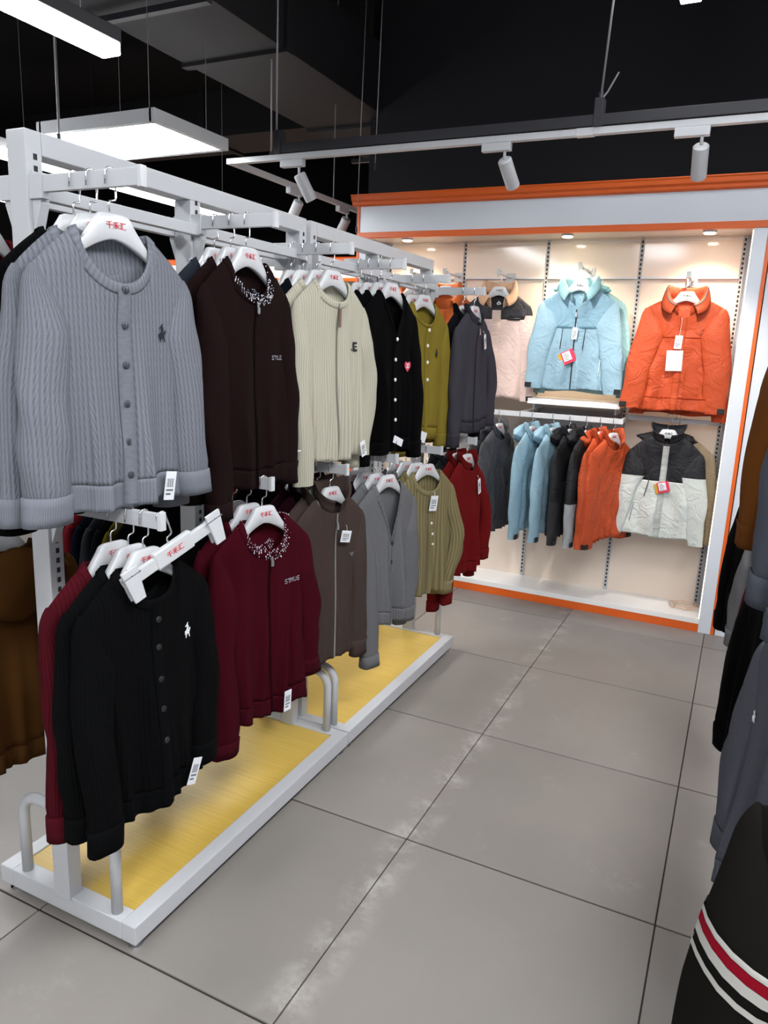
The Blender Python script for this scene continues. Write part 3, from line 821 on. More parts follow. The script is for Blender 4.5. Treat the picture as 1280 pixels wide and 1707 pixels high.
        if P.get('stripes') and (si == 0 or P['stripes'] == 2):
            for (z0, z1, mm) in ((-0.347, -0.338, 'stripe_w'), (-0.3645, -0.348, 'stripe_r'), (-0.382, -0.365, 'stripe_w'), (-0.408, -0.398, 'stripe_w')):
                vs = []; fs = []
                nz = 4
                for iz in range(nz + 1):
                    z = z0 + (z1 - z0) * iz / nz
                    fi = min(max((((zst - z) / (zst - zc)) ** (1 / 1.15)) * (ns - 1), 0), ns - 1.001); i0 = int(fi); w = fi - i0
                    for k in range(na):
                        p0 = np.array(V[i0 * na + k]); p1 = np.array(V[(i0 + 1) * na + k]); p = p0 * (1 - w) + p1 * w
                        c = np.mean([np.array(V[i0 * na + kk]) for kk in range(na)], 0)
                        dd = p - c; dd[2] = 0; p = p + dd / (np.linalg.norm(dd) + 1e-6) * 0.0022
                        vs.append(tuple(p))
                for iz in range(nz):
                    for k in range(na): fs.append((iz * na + k, iz * na + (k + 1) % na, (iz + 1) * na + (k + 1) % na, (iz + 1) * na + k))
                b = MB(); b.add(vs, fs); b.obj('knit_stripe', M[mm], s, True)
        if P.get('tab'):
            b = MB(); c = V[(ns - 3) * na]; b.box(sg * 0.0 + c[0] - 0.02 * sg - 0.02, c[0] - 0.02 * sg + 0.02, sy - P['r1'] * P['ry'] - 0.008, sy - P['r1'] * P['ry'] + 0.002, zc + 0.005, zc + 0.035)
            b.obj('cuff_tab', M['black'], s, False, 0.002)
    # neckline
    th = np.linspace(-PI, PI, 65)[:-1]
    loop = []
    for a in np.linspace(0, 2 * PI, 73):
        # a=0 front centre -> right -> back -> left
        x = xn * math.sin(a); front = math.cos(a) >= 0
        u = np.array([x / ws])
        z = float(ztop(u, front)[0]); q = min(1, abs(x) / xn)
        y = P['dn'] * math.sqrt(max(0, 1 - q * q)) * (-1 if front else 1)
        if P['v'] and front: y *= 1.0
        loop.append((x, y, z, math.cos(a)))
    kind = P['collar']
    if kind in ('crew', 'gem'):
        bw = P.get('bw', 0.022); V = []; sec = [(-0.003, 0.0), (-0.001, 0.0028), (bw * 0.3, 0.0034), (bw * 0.8, 0.003), (bw, 0.0008)]
        zc0 = zn + 0.035
        for (x, y, z, c) in loop:
            o = Vector((x, 0, (z - zc0) * 1.0)); o.normalize()
            for (a, h) in sec:
                X_, Z_ = x + o.x * a, z + o.z * a
                u_ = np.array([max(-.999, min(.999, X_ / ws))]); fr_ = c >= 0
                zt_ = float(ztop(u_, fr_)[0])
                if a > 0 and Z_ <= zt_: y_ = float(depth(u_, np.array([Z_]), fr_)[0]) * (-1 if fr_ else 1)
                else: y_ = y * (1 - max(0, a) / bw)
                if abs(X_) > xn and Z_ > zt_: Z_ = zt_ + h * .5
                V.append((X_, y_ - (h if fr_ else -h), Z_))
        qs = []; m5 = len(sec)
        for i in range(len(loop) - 1):
            for k in range(m5 - 1):
                q = (i * m5 + k, i * m5 + k + 1, (i + 1) * m5 + k + 1, (i + 1) * m5 + k)
                qs.append((q, [(0.004 * 1.0 * (i + e), k * 0.004) for e in (0, 0, 1, 1)]))
        nb_ = build('neckband', qs, V, bmat if kind == 'crew' else fabric(P['bandcol'] or P['col'], 'plain'), solid=0.003)
        if kind == 'gem':
            b = MB(); rr = np.random.RandomState(seed + 5)
            for i in range(420):
                li = rr.uniform(0, len(loop) - 1.01); i0 = int(li); x, y, z, c = loop[i0]
                o = Vector((x, 0, (z - zc0))); o.normalize(); a = rr.uniform(-0.004, bw)
                px, py, pz = x + o.x * a, y - c * 0.0085 - (0.012 * a / bw * c if c > 0 else 0), z + o.z * a
                e = rr.uniform(0.0010, 0.0027)
                b.add([(px + e, py, pz), (px - e, py, pz), (px, py - e * (1 if c > 0 else -1), pz), (px, py, pz + e), (px, py, pz - e)], [(0, 3, 2), (3, 1, 2), (1, 4, 2), (4, 0, 2)])
            g = b.obj('rhinestones', M['gem'], nb_); g['kind'] = 'stuff'
    elif kind in ('stand', 'jacket', 'fold'):
        h = P.get('ch', 0.05); fl_ = P.get('flare', 0.006); gap = P.get('gap', 0.10)
        sub = [p for p, a in zip(loop, np.linspace(0, 2 * PI, 73)) if gap < a < 2 * PI - gap]
        secs = [(0, -0.006), (0.35, 0.0), (0.75, 0.35), (1.0, 1.0)]
        if kind == 'fold': secs = [(-0.05, 0.0), (0.5, 0.05), (0.92, 0.28), (1.0, 0.5), (0.96, 0.72), (0.55, 1.15), (0.1, 1.5)]
        V = []; ms = len(secs)
        for (x, y, z, c) in sub:
            o = Vector((x, y * 1.2, 0)); o.normalize()
            fr = 1 + 0.9 * max(0, c)
            for (a, e) in secs:
                w = fl_ * e * fr if e > 0 else e
                V.append((x + o.x * w, y + o.y * w - (0.004 if c > 0 else -0.002), z + h * a * (1 - 0.25 * max(0, c)) - 0.004))
        qs = []
        for i in range(len(sub) - 1):
            for k in range(ms - 1):
                q = (i * ms + k, (i + 1) * ms + k, (i + 1) * ms + k + 1, i * ms + k + 1)
                qs.append((q, [(0.004 * i, .01 * k), (0.004 * i + .004, .01 * k), (0.004 * i + .004, .01 * k + .01), (0.004 * i, .01 * k + .01)]))
        cmat = fabric(P.get('collarcol') or P['col'], P['kind'] if P['kind'] in ('shell', 'shellq') else ('ribd' if not P.get('plaincollar') else P['kind']))
        co = build('collar', qs, V, cmat, solid=0.004)
        if P.get('piping'):
            k = ms - 3
            for lo_, hi_ in ((0, 15), (len(sub) - 15, len(sub))):
                b = MB(); b.tube([Vector(V[i * ms + k]) + Vector((0, -0.006, 0)) for i in range(lo_, hi_)], 0.0035, 6)
                b.obj('piping', M[P['piping']], co, True)
    if P.get('hood'):
        hx, hy, hz_, oy, oz = P['hood']
        V = []; f = []; na, nb2 = 26, 14
        for i in range(nb2 + 1):
            a = PI * i / nb2
            for k in range(na):
                t = 2 * PI * k / na
                w = 1 + 0.07 * math.sin(5 * t + i * 0.9 + seed) + 0.05 * math.sin(3 * t - i * 1.3)
                V.append((hx * math.sin(a) * math.cos(t) * w, oy + hy * math.sin(a) * math.sin(t) * w, zn + oz + hz_ * math.cos(a) * (1 - 0.25 * abs(math.cos(t)) * math.sin(a))))
        qs = []
        for i in range(nb2):
            for k in range(na):
                q = (i * na + k, (i + 1) * na + k, (i + 1) * na + (k + 1) % na, i * na + (k + 1) % na)
                qs.append((q, [(V[j][0], V[j][2]) for j in q]))
        build('hood', qs, V, fabric(P.get('hoodcol') or P['col'], P['kind']))
    if P.get('fastening'):
        zt = zn - P['nd'] - 0.012; zbm = hem + 0.006
        if P['fastening'] in ('placket', 'flap'):
            w = P.get('pw', 0.015)
            zz = np.linspace(zbm, zt, 24); V = []
            mm = (fabric(P['col'], 'heather') if P['kind'] == 'cable' else mat) if P['fastening'] == 'placket' else fabric(P.get('flapcol') or P['col'], P['kind'])
            for z in zz:
                for x in (-w, -w * .9, 0, w * .9, w):
                    V.append((x + P.get('px', 0), yf(x, z, 0.0015 if abs(x) == w else 0.006), z))
            qs = []
            for i in range(23):
                for k in range(4):
                    q = (i * 5 + k, i * 5 + k + 1, (i + 1) * 5 + k + 1, (i + 1) * 5 + k)
                    qs.append((q, [(V[j][0] * 0.2, V[j][2]) for j in q]))
            build('placket', qs, V, mm)
        else:
            zm = {'zipd': 'zipd', 'zipm': 'zipm', 'zipc': 'zipd'}[P['fastening']]
            b = MB(); zz = np.linspace(zbm, zt + 0.01, 20)
            v = [];
            for z in zz:
                y = yf(0, z, 0.002)
                v += [(-0.0035, y, z), (0.0035, y, z), (0.0035, y - 0.002, z), (-0.0035, y - 0.002, z)]
            f = []
            for i in range(19):
                for k in range(4): f.append((i * 4 + k, i * 4 + (k + 1) % 4, i * 4 + 4 + (k + 1) % 4, i * 4 + 4 + k))
            b.add(v, f)
            zz_ = b.obj('zip', fabric(tuple(int(c * 0.75) for c in P['col']), 'plain') if P['fastening'] == 'zipc' else M[zm], root)
            pz = P.get('pull', zt - 0.005)
            b = MB(); y = yf(0, pz, 0.004); b.box(-0.004, 0.004, y - 0.004, y, pz - 0.012, pz); b.obj('zip_slider', M['zipm'], zz_, False, 0.001)
            b = MB(); b.box(-0.005, 0.005, y - 0.006, y - 0.002, pz - P.get('pl', 0.03), pz - 0.012); b.obj('zip_pull', M[P.get('pullmat', 'zipm')], zz_, False, 0.001)
    if P.get('buttons'):
        bm_, br, zl = P['buttons']
        for z in zl:
            y = yf(0, z, 0.006); b = MB()
            b.tube([(P.get('px', 0), y, z), (P.get('px', 0), y - 0.002, z), (P.get('px', 0), y - 0.0032, z), (P.get('px', 0), y - 0.0024, z)], [br, br, br * .88, br * .7], 16)
            bo = b.obj('button', M[bm_], root, True)
            b = MB()
            for sx in (-1, 1):
                for sz in (-1, 1): b.box(P.get('px', 0) + sx * br * .25 - br * .1, P.get('px', 0) + sx * br * .25 + br * .1, y - 0.0028, y - 0.0022, z + sz * br * .25 - br * .1, z + sz * br * .25 + br * .1)
            if br > 0.0075: b.obj('button_hole', M['black'], bo)
    for e in P.get('deco', ()): e(root, yf)
    return root

# decorations -----------------------------------------------------
def deco_poly(name, polys, mat, x, z, s=1.0, off=0.003, d=0.0015):
    def fn(root, yf):
        y = yf(x, z, off); b = MB()
        for p in polys: b.prism([(x + a * s, z + c * s) for a, c in p], y - d, y)
        b.obj(name, M[mat] if isinstance(mat, str) else mat, root)
    return fn
HORSE = [[(-.011, .0), (-.004, .004), (.004, .003), (.008, .008), (.010, .006), (.007, .000), (.005, -.004), (.008, -.014), (.006, -.015), (.002, -.006), (-.003, -.006), (-.006, -.015), (-.008, -.015), (-.006, -.005), (-.010, -.008)],
         [(-.004, .004), (-.002, .013), (.001, .015), (.003, .012), (.002, .004)], [(-.002, .014), (.002, .02), (.001, .021), (-.009, .012), (-.008, .011)]]
HORSE = [[(a * .8, c) for a, c in p] for p in HORSE]
BLOCKR = [[(-.002, .0), (.012, .0), (.012, .004), (.002, .004), (.002, .010), (.012, .010), (.012, .016), (-.002, .016)], [(-.001, -.012), (.014, -.012), (.014, -.006), (.004, -.006), (.004, -.002), (-.001, -.002)], [(-.012, -.011), (-.005, -.011), (-.005, -.005), (-.012, -.005)]]
G5 = {'S': ('01111', '10000', '01110', '00001', '11110'), 'T': ('11111', '00100', '00100', '00100', '00100'), 'Y': ('10001', '01010', '00100', '00100', '00100'),
      'L': ('10000', '10000', '10000', '10000', '11111'), 'E': ('11111', '10000', '11110', '10000', '11111'), 'M': ('10001', '11011', '10101', '10001', '10001'), 'U': ('10001', '10001', '10001', '10001', '01110')}
def deco_gems(txt, x, z, s=0.0022):
    def fn(root, yf):
        b = MB(); cx = x - len(txt) * 6 * s / 2
        for ch in txt:
            for r, row in enumerate(G5[ch]):
                for c, q in enumerate(row):
                    if q == '1':
                        px, pz = cx + c * s, z - r * s * 1.3; py = yf(px, pz, 0.003); e = s * 0.5
                        b.add([(px + e, py, pz), (px - e, py, pz), (px, py - e, pz), (px, py, pz + e), (px, py, pz - e)], [(0, 3, 2), (3, 1, 2), (1, 4, 2), (4, 0, 2)])
            cx += 6 * s
        o = b.obj('rhinestone_lettering', M['gem'], root); o['kind'] = 'stuff'
    return fn
def deco_text(txt, size, mat, x, z, name='chest_lettering'):
    me = text_mesh(txt, size, M[mat], name)
    def fn(root, yf):
        o = link(name, me, root); o.location = (x, yf(x, z, 0.005), z)
    return fn
def deco_tag(x, z, w=0.026, h=0.058, rot=0.15, mat='tagwhite', string=0.02, off=0.012, prints=True):
    def fn(root, yf):
        y = min(yf(x + dx * w / 2, z - dz * h, off) for dx in (-1, 0, 1) for dz in (0, .5, 1))
        b = MB(); b.box(-w / 2, w / 2, -0.001, 0.001, -h, 0); o = b.obj('price_tag', M[mat], root, False, 0.0006)
        o.location = (x, y, z); o.rotation_euler = (0.05, rot, 0)
        if prints:
            b = MB()
            for i in range(7): b.box(-w * .36 + i * w * .1, -w * .36 + i * w * .1 + w * (.03 + .03 * (i % 2)), -0.0014, -0.0009, -h * .55, -h * .25)
            b.box(-w * .36, w * .3, -0.0014, -0.0009, -h * .68, -h * .62); b.box(-w * .36, w * .1, -0.0014, -0.0009, -h * .82, -h * .76)
            b.obj('tag_print', M['ink'], o)
        if string:
            b = MB(); b.tube([(0, 0, -0.005), (0.003, 0.006, string * .6), (0.0, 0.010, string)], 0.0008, 5); b.obj('tag_string', M['tagwhite'], o)
    return fn
def deco_red_tag(x, z, rot=-0.45, s=1.0, off=0.02):
    def fn(root, yf):
        y = yf(x, z, off)
        for nm, w, h, mt, dx, dz, dy in (('hang_tag', 0.075, 0.075, 'yellow', -.018, -.012, .004), ('hang_tag', 0.08, 0.078, 'pink', 0, 0, 0), ('tag_label', 0.05, 0.055, 'tagwhite', -.004, -.008, -.003)):
            b = MB(); b.box(-w / 2 * s, w / 2 * s, -0.0015, 0.0015, -h * s, 0); o = b.obj(nm, M[mt], root, False, 0.001)
            o.location = (x + dx * s, y + dy, z + dz * s); o.rotation_euler = (0.05, rot, 0)
            if nm == 'tag_label':
                b = MB()
                for i in range(5): b.box(-.018 * s, (.004 + .012 * ((i * 7) % 3) / 2) * s, -0.0022, -0.0014, (-.012 - i * .009) * s, (-.009 - i * .009) * s)
                b.obj('tag_print', M['ink'], o)
    return fn
def deco_strip(name, pts, w, mat, off=0.004):
    """narrow strip lying on the front along (x,z) points: seams, zips, cords"""
    def fn(root, yf):
        b = MB(); b.tube([(x, yf(x, z, off), z) for x, z in pts], w, 6); b.obj(name, M[mat] if isinstance(mat, str) else mat, root, True)
    return fn
def deco_inner_label(z):
    def fn(root, yf):
        b = MB(); b.box(-0.03, 0.03, 0.022, 0.024, z - 0.05, z); o = b.obj('neck_label', M['black'], root)
        b = MB(); b.prism([(0, z - 0.008), (.016, z - .025), (0, z - .042), (-.016, z - .025)], 0.0205, 0.0218); b.obj('label_diamond', M['tagwhite'], o)
        b = MB(); b.prism([(0, z - 0.017), (.008, z - .026), (-.008, z - .026)], 0.0195, 0.0204); b.obj('label_mark', M['ink'], o)
    return fn
def deco_patch(x, z):
    def fn(root, yf):
        y = yf(x, z, 0.004); b = MB()
        h = [(a * 1.5, c * 1.5) for a, c in ((0, -.016), (.014, -.002), (.015, .006), (.010, .012), (.003, .010), (0, .006), (-.003, .010), (-.010, .012), (-.015, .006), (-.014, -.002))]
        b.prism([(x + a, z + c) for a, c in h], y - .0016, y); o = b.obj('heart_badge', M['pink'], root)
        b = MB()
        for i, ww in enumerate((.008, .006, .008)): b.box(x - ww * 1.2, x + ww * 1.2, y - .0026, y - .0015, z - .009 + i * .0075, z - .0045 + i * .0075)
        b.obj('badge_mark', M['tagwhite'], o)
    return fn

def place(gname, short, cat, loc, psi, glabel, hg=True, dark=False, lean=(0, 0), hlabel=None, **kw):
    """a hanger and the garment on it"""
    psi = math.radians(psi)
    if hg: hanger(loc, psi, hlabel or ('white hanger inside the ' + short), dark, lean)
    return garment(gname, glabel, cat, loc, psi, lean=lean, **kw)
GREY = (146, 150, 160); BURG = (84, 14, 30); BROWN = (48, 30, 30); CREAM = (226, 221, 200); BLK = (20, 20, 23); MUST = (156, 137, 54)
CHAR = (62, 62, 68); TAUPE = (88, 74, 69); GREYV = (134, 134, 137); OLIVE = (166, 153, 112); DKRED = (128, 27, 28); NAVY = (28, 32, 44)
BLUE = (138, 170, 186); ORNG = (180, 72, 36); SLATE = (70, 72, 78)
a80 = 80
# ---- upper arms, front of the racks
x0 = -1.27
place('cable_cardigan', 'frontmost grey cable cardigan', 'cardigan', (x0, 1.255, 1.964), 80, 'light grey cable-knit cardigan with dark embroidered rider, frontmost on the nearest upper arm',
      seed=1, col=GREY, kind='cable', zs=-.212, hem=-.722, slz=(-.735, -.725), slo=(.045, .05), elbow=(.02, .01), sly=(-.03, .0), r0=.056, r1=.05, cuff=.07, band=.06, nd=.112, xn=.088, wh=.168, wc=.188, ws=.19, fold=.008, res=2,
      fastening='placket', buttons=('button_g', .0085, [-.245, -.32, -.405, -.49, -.575, -.65]), group='grey cable cardigans',
      deco=[deco_poly('rider_emblem', HORSE, 'navytag', .105, -.335, 1.15), deco_tag(.115, -.655, .03, .07, .12, string=0)])
place('cable_cardigan', 'second grey cable cardigan', 'cardigan', (x0 - .055, 1.255, 1.964), 80, 'second grey cable-knit cardigan, just behind the frontmost one on the nearest upper arm', seed=2, col=GREY, kind='cable',
      zs=-.212, hem=-.735, slz=(-.745, -.76), slo=(.05, .035), sly=(-.01, .0), r0=.056, r1=.046, nd=.095, xn=.088, wh=.19, group='grey cable cardigans', skew=.0)
place('knit_cardigan', 'black cardigan behind the grey cable ones', 'cardigan', (x0 - .105, 1.255, 1.964), 82, 'black knit cardigan, third on the nearest upper arm behind two grey ones', seed=3, col=BLK, kind='rib',
      zs=-.212, hem=-.74, slz=(-.77, -.76), slo=(.03, .04), wh=.19)
place('knit_cardigan', 'burgundy garment on the upper rear arm', 'cardigan', (-1.69, 1.255, 1.964), 95, 'burgundy knit garment on the rear upper arm, its shoulder at the left picture edge', seed=4, col=(110, 22, 40), kind='cable', hem=-.70)
place('knit_cardigan', 'olive garment on the upper rear arm', 'cardigan', (-1.76, 1.255, 1.964), 95, 'long olive green garment on the rear upper arm above the brown hoodie', seed=5, col=(92, 84, 40), kind='plain', hem=-.88, slz=(-.86, -.88))
gem = dict(kind='plain', collar='gem', xn=.085, nd=.10, bw=.024, fastening='zipc', fold=.011)
place('zip_cardigan', 'frontmost dark brown rhinestone cardigan', 'cardigan', (-1.315, 1.80, 1.968), 88, 'dark brown zip cardigan with rhinestone collar, frontmost on the second upper arm', seed=6, col=BROWN, hem=-.77, slz=(-.84, -.79), slo=(.01, .05), sly=(-.035, .0),
      wh=.182, r0=.054, r1=.045, res=2, deco=[deco_gems('STYLE', .105, -.385, .0021)], group='dark brown rhinestone cardigans', **gem)
place('zip_cardigan', 'second dark brown rhinestone cardigan', 'cardigan', (-1.368, 1.80, 1.968), 88, 'second dark brown zip cardigan with rhinestone collar, behind the frontmost brown one', seed=7, col=BROWN, hem=-.77, slz=(-.80, -.79), slo=(.02, .04), group='dark brown rhinestone cardigans', **gem)
place('zip_cardigan', 'dark slate rhinestone cardigan', 'cardigan', (-1.425, 1.80, 1.968), 88, 'dark slate blue cardigan with rhinestone collar, rearmost on the second upper arm', seed=8, col=(52, 56, 66), hem=-.77, slo=(.045, .06), **gem)
place('ribbed_cardigan', 'frontmost cream ribbed cardigan', 'cardigan', (-1.338, 2.32, 1.962), 80, 'cream ribbed zip cardigan with a black chest emblem, frontmost on the third upper arm', seed=9, col=CREAM, kind='rib', hem=-.745, slz=(-.82, -.75), slo=(.0, .05), sly=(-.03, .01), elbow=(.02, .06),
      zs=-.205, wh=.19, xn=.085, nd=.075, bw=.02, cuff=.0, band=0, fastening='zipc', pullmat='leather', pl=.075, pull=-.205, res=2, group='cream ribbed cardigans',
      deco=[deco_poly('chest_emblem', [[(a * 1.4, c) for a, c in p] for p in BLOCKR], 'black', .10, -.345, 1.15), deco_tag(.13, -.685, .03, .06, -.35, string=0)])
place('ribbed_cardigan', 'second cream ribbed cardigan', 'cardigan', (-1.395, 2.32, 1.962), 80, 'second cream ribbed zip cardigan, behind the frontmost cream one', seed=10, col=CREAM, kind='rib', hem=-.75, slz=(-.78, -.80), slo=(.03, .04), group='cream ribbed cardigans', nd=.075)
for i in range(2):
    place('knit_cardigan', ('nearer', 'further')[i] + ' dark navy cardigan behind the cream ones', 'cardigan', (-1.45 - .05 * i, 2.32, 1.962), 80, ('dark navy cardigan directly behind the two cream ribbed ones', 'rearmost dark navy cardigan on the third upper arm, behind another navy one')[i],
          seed=12 + i, col=NAVY, kind='plain', hem=-.75, slo=(.04, .04))
vb = dict(kind='plain', v=True, nd=.17, xn=.085, collar='crew', bw=.012)
place('button_cardigan', 'frontmost black cardigan with white buttons', 'cardigan', (-1.318, 2.755, 1.96), 82, 'black V-neck cardigan with white buttons and a pink heart badge', seed=14, col=BLK, hem=-.76, slz=(-.80, -.80), slo=(.02, .05), res=2,
      fastening='placket', buttons=('button_w', .0075, [-.305, -.385, -.465, -.545, -.625, -.70]), deco=[deco_patch(.095, -.41), deco_tag(.03, -.70, .07, .03, .35, string=0, prints=False)], **vb)
for i in range(3):
    place('button_cardigan', ('second', 'third', 'fourth')[i] + ' black cardigan on the fourth upper arm', 'cardigan', (-1.37 - .045 * i, 2.755, 1.96), 82, ('second black V-neck cardigan, behind the one with the heart badge', 'third black cardigan on the fourth upper arm, between two black ones', 'rearmost black cardigan on the fourth upper arm')[i],
          seed=15 + i, col=BLK, hem=-.76, slo=(.03, .05), **vb)
place('button_cardigan', 'front mustard cardigan', 'cardigan', (-1.385, 3.25, 1.952), 76, 'mustard green cardigan with white buttons, front one on the fifth upper arm', seed=19, col=MUST, kind='plain', hem=-.75, slz=(-.82, -.80), slo=(-.01, .01), xn=.085, nd=.10, collar='crew', bw=.012, wh=.19,
      fastening='placket', buttons=('button_w', .0085, [-.245, -.315, -.39, -.47]), deco=[deco_poly('chest_emblem', HORSE, 'navytag', .08, -.35, 1.1), deco_tag(-.03, -.71, .045, .05, .3, string=0, prints=False), deco_strip('tag_cord', [(0, -.255), (.014, -.30), (0.0, -.315)], .001, 'ink')])
place('button_cardigan', 'rear mustard cardigan', 'cardigan', (-1.44, 3.25, 1.952), 76, 'second mustard green cardigan, mostly hidden behind the front mustard one', seed=20, col=MUST, kind='plain', hem=-.75, xn=.085, nd=.09, slo=(.01, .02))
place('zip_jacket', 'front dark grey zip jacket', 'jacket', (-1.275, 3.64, 1.93), 84, 'dark grey zip jacket with stand collar and price tag, front of the last upper arm', seed=21, col=(78, 76, 84), kind='plain', hem=-.715, slz=(-.78, -.70), slo=(.02, .07), elbow=(.02, .05), collar='stand', ch=.045, gap=.25, nd=.06,
      fastening='zipd', deco=[deco_tag(.055, -.225, .022, .075, -.35)], zs=-.20, wh=.20, bandcol=(72, 70, 78), fold=.01)
place('zip_jacket', 'black zip jacket on the last upper arm', 'jacket', (-1.335, 3.64, 1.93), 84, 'black jacket with stand collar behind the dark grey zip jacket on the last upper arm', seed=22, col=(34, 34, 40), kind='plain', hem=-.72, collar='stand', ch=.045, gap=.25, nd=.06, slo=(.03, .04))
# ---- lower arms, front of the racks
place('cable_cardigan', 'frontmost black cable cardigan', 'cardigan', (-1.205, 1.255, 1.232), 86, 'black cable-knit cardigan with white embroidered rider, frontmost on the nearest lower arm', seed=23, col=(22, 23, 26), kind='cable', hem=-.735, slz=(-.76, -.72), slo=(.01, .02), sly=(-.035, 0), elbow=(.02, .02), wh=.175, zs=-.205, res=2,
      fastening='placket', buttons=('button_d', .008, [-.255, -.325, -.405, -.48, -.56]), deco=[deco_poly('rider_emblem', HORSE, 'whitethread', .105, -.32, 1.1), deco_tag(.10, -.655, .03, .07, .35, string=0)])
place('cable_cardigan', 'second black cable cardigan', 'cardigan', (-1.25, 1.255, 1.232), 86, 'second black cable-knit cardigan, between the frontmost black and the burgundy one', seed=24, col=(22, 24, 25), kind='cable', hem=-.74, slz=(-.74, -.76), slo=(.02, .02), sly=(-.02, 0), wh=.175)
place('cable_cardigan', 'burgundy cable cardigan on the nearest lower arm', 'cardigan', (-1.305, 1.255, 1.232), 86, 'burgundy cable-knit cardigan at the far left of the nearest lower arm', seed=25, col=(92, 20, 32), kind='cable', hem=-.74, slz=(-.76, -.76), slo=(.02, .02), elbow=(.0,.0), wh=.175, cuff=.07)
place('zip_cardigan', 'frontmost burgundy rhinestone cardigan', 'cardigan', (-1.262, 1.81, 1.228), 78, 'burgundy zip cardigan with rhinestone collar and lettering, frontmost on the second lower arm', seed=26, col=BURG, hem=-.755, slz=(-.83, -.70), slo=(.015, .055), sly=(-.03, .0), res=2, wh=.195,
      deco=[deco_gems('STMUS', .10, -.33, .0023), deco_tag(.04, -.68, .03, .07, 0, string=0)], **gem)
place('zip_cardigan', 'second burgundy rhinestone cardigan', 'cardigan', (-1.318, 1.81, 1.228), 78, 'second burgundy zip cardigan with rhinestone collar, behind the one with lettering', seed=27, col=BURG, hem=-.76, slz=(-.86, -.76), slo=(.025, .03), **gem)
place('zip_cardigan', 'black rhinestone cardigan', 'cardigan', (-1.372, 1.81, 1.228), 78, 'black cardigan with sparkling collar, rearmost on the second lower arm', seed=28, col=(20, 20, 26), hem=-.76, slo=(.025, .03), **gem)
tp = dict(kind='rib', collar='stand', ch=.07, gap=.22, nd=.06, flare=.012)
place('ribbed_cardigan', 'front taupe ribbed zip cardigan', 'cardigan', (-1.335, 2.345, 1.198), 78, 'taupe ribbed zip cardigan with high collar and white tag, front one on third lower arm', seed=29, col=TAUPE, hem=-.76, slz=(-.78, -.80), slo=(.0, .01), elbow=(.01, .0), wh=.175, fastening='zipm', pull=-.215, band=0, res=2,
      deco=[deco_tag(.045, -.255, .055, .045, .2, off=.02), deco_poly('triangle_emblem', [[(-.014, .006), (.014, .006), (0, -.012)]], 'ink', .10, -.36)], group='taupe ribbed zip cardigans', **tp)
place('ribbed_cardigan', 'second taupe ribbed cardigan', 'cardigan', (-1.39, 2.345, 1.198), 78, 'second taupe ribbed cardigan, directly behind the front taupe one', seed=30, col=TAUPE, hem=-.76, slo=(.05, .04), group='taupe ribbed zip cardigans', **tp)
for i in range(2):
    place('ribbed_cardigan', ('nearer', 'further')[i] + ' dark maroon ribbed cardigan', 'cardigan', (-1.443 - .05 * i, 2.345, 1.198), 78, ('dark maroon ribbed cardigan directly behind the two taupe ones', 'rearmost dark maroon ribbed cardigan on the third lower arm')[i],
          seed=31 + i, col=(62, 18, 34), hem=-.76, slo=(.04, .03), **tp)
place('button_cardigan', 'front grey open cardigan', 'cardigan', (-1.298, 2.755, 1.192), 76, 'mid grey deep V-neck cardigan with dark buttons on the fourth lower arm', seed=33, col=GREYV, kind='heather', hem=-.73, slz=(-.90, -.77), slo=(-.045, .02), sly=(-.03, .0), elbow=(.0, .02), v=True, nd=.235, xn=.085, collar='crew', bw=.018, wh=.175, r1=.052, fold=.011, res=2,
      fastening='placket', pw=.022, buttons=('button_d', .0095, [-.375, -.46]), deco=[deco_poly('chest_emblem', HORSE, 'ink', .085, -.34, .9)])
place('button_cardigan', 'second grey cardigan on the fourth lower arm', 'cardigan', (-1.352, 2.755, 1.192), 76, 'second mid grey cardigan, behind the open V-neck one on the fourth lower arm', seed=34, col=GREYV, kind='heather', hem=-.73, slz=(-.82, -.80), slo=(.02, .03), v=True, nd=.2)
place('button_cardigan', 'dark plum cardigan on the fourth lower arm', 'cardigan', (-1.405, 2.755, 1.192), 76, 'dark plum cardigan behind the grey ones on the fourth lower arm', seed=35, col=(46, 18, 30), kind='plain', hem=-.74)
place('button_cardigan', 'black cardigan on the fourth lower arm', 'cardigan', (-1.458, 2.755, 1.192), 76, 'black cardigan rearmost on the fourth lower arm', seed=36, col=BLK, kind='plain', hem=-.74)
place('ribbed_cardigan', 'front olive beige ribbed cardigan', 'cardigan', (-1.325, 3.25, 1.174), 68, 'olive beige wide-ribbed cardigan with white buttons and tag on the fifth lower arm', seed=37, col=OLIVE, kind='ribw', hem=-.73, slz=(-.70, -.76), slo=(.0, .0), elbow=(.0, .075), xn=.09, nd=.095, wh=.17, band=0, fold=.012, res=2,
      fastening='placket', buttons=('button_w', .007, [-.37, -.42, -.47]), deco=[deco_tag(.01, -.235, .05, .075, .1, off=.02)])
place('ribbed_cardigan', 'second olive beige cardigan', 'cardigan', (-1.38, 3.25, 1.174), 74, 'second olive beige cardigan, behind the front wide-ribbed one', seed=38, col=(150, 138, 90), kind='ribw', hem=-.73, slo=(.04, .03))
for i in range(2):
    place('button_cardigan', ('nearer', 'further')[i] + ' light grey cardigan on the fifth lower arm', 'cardigan', (-1.433 - .05 * i, 3.25, 1.174), 74, ('light grey cardigan directly behind the olive beige ones', 'rearmost light grey cardigan on the fifth lower arm')[i],
          seed=39 + i, col=(128, 128, 132), kind='heather', hem=-.73)
hn = dict(kind='plain', collar='stand', ch=.055, gap=.2, nd=.05)
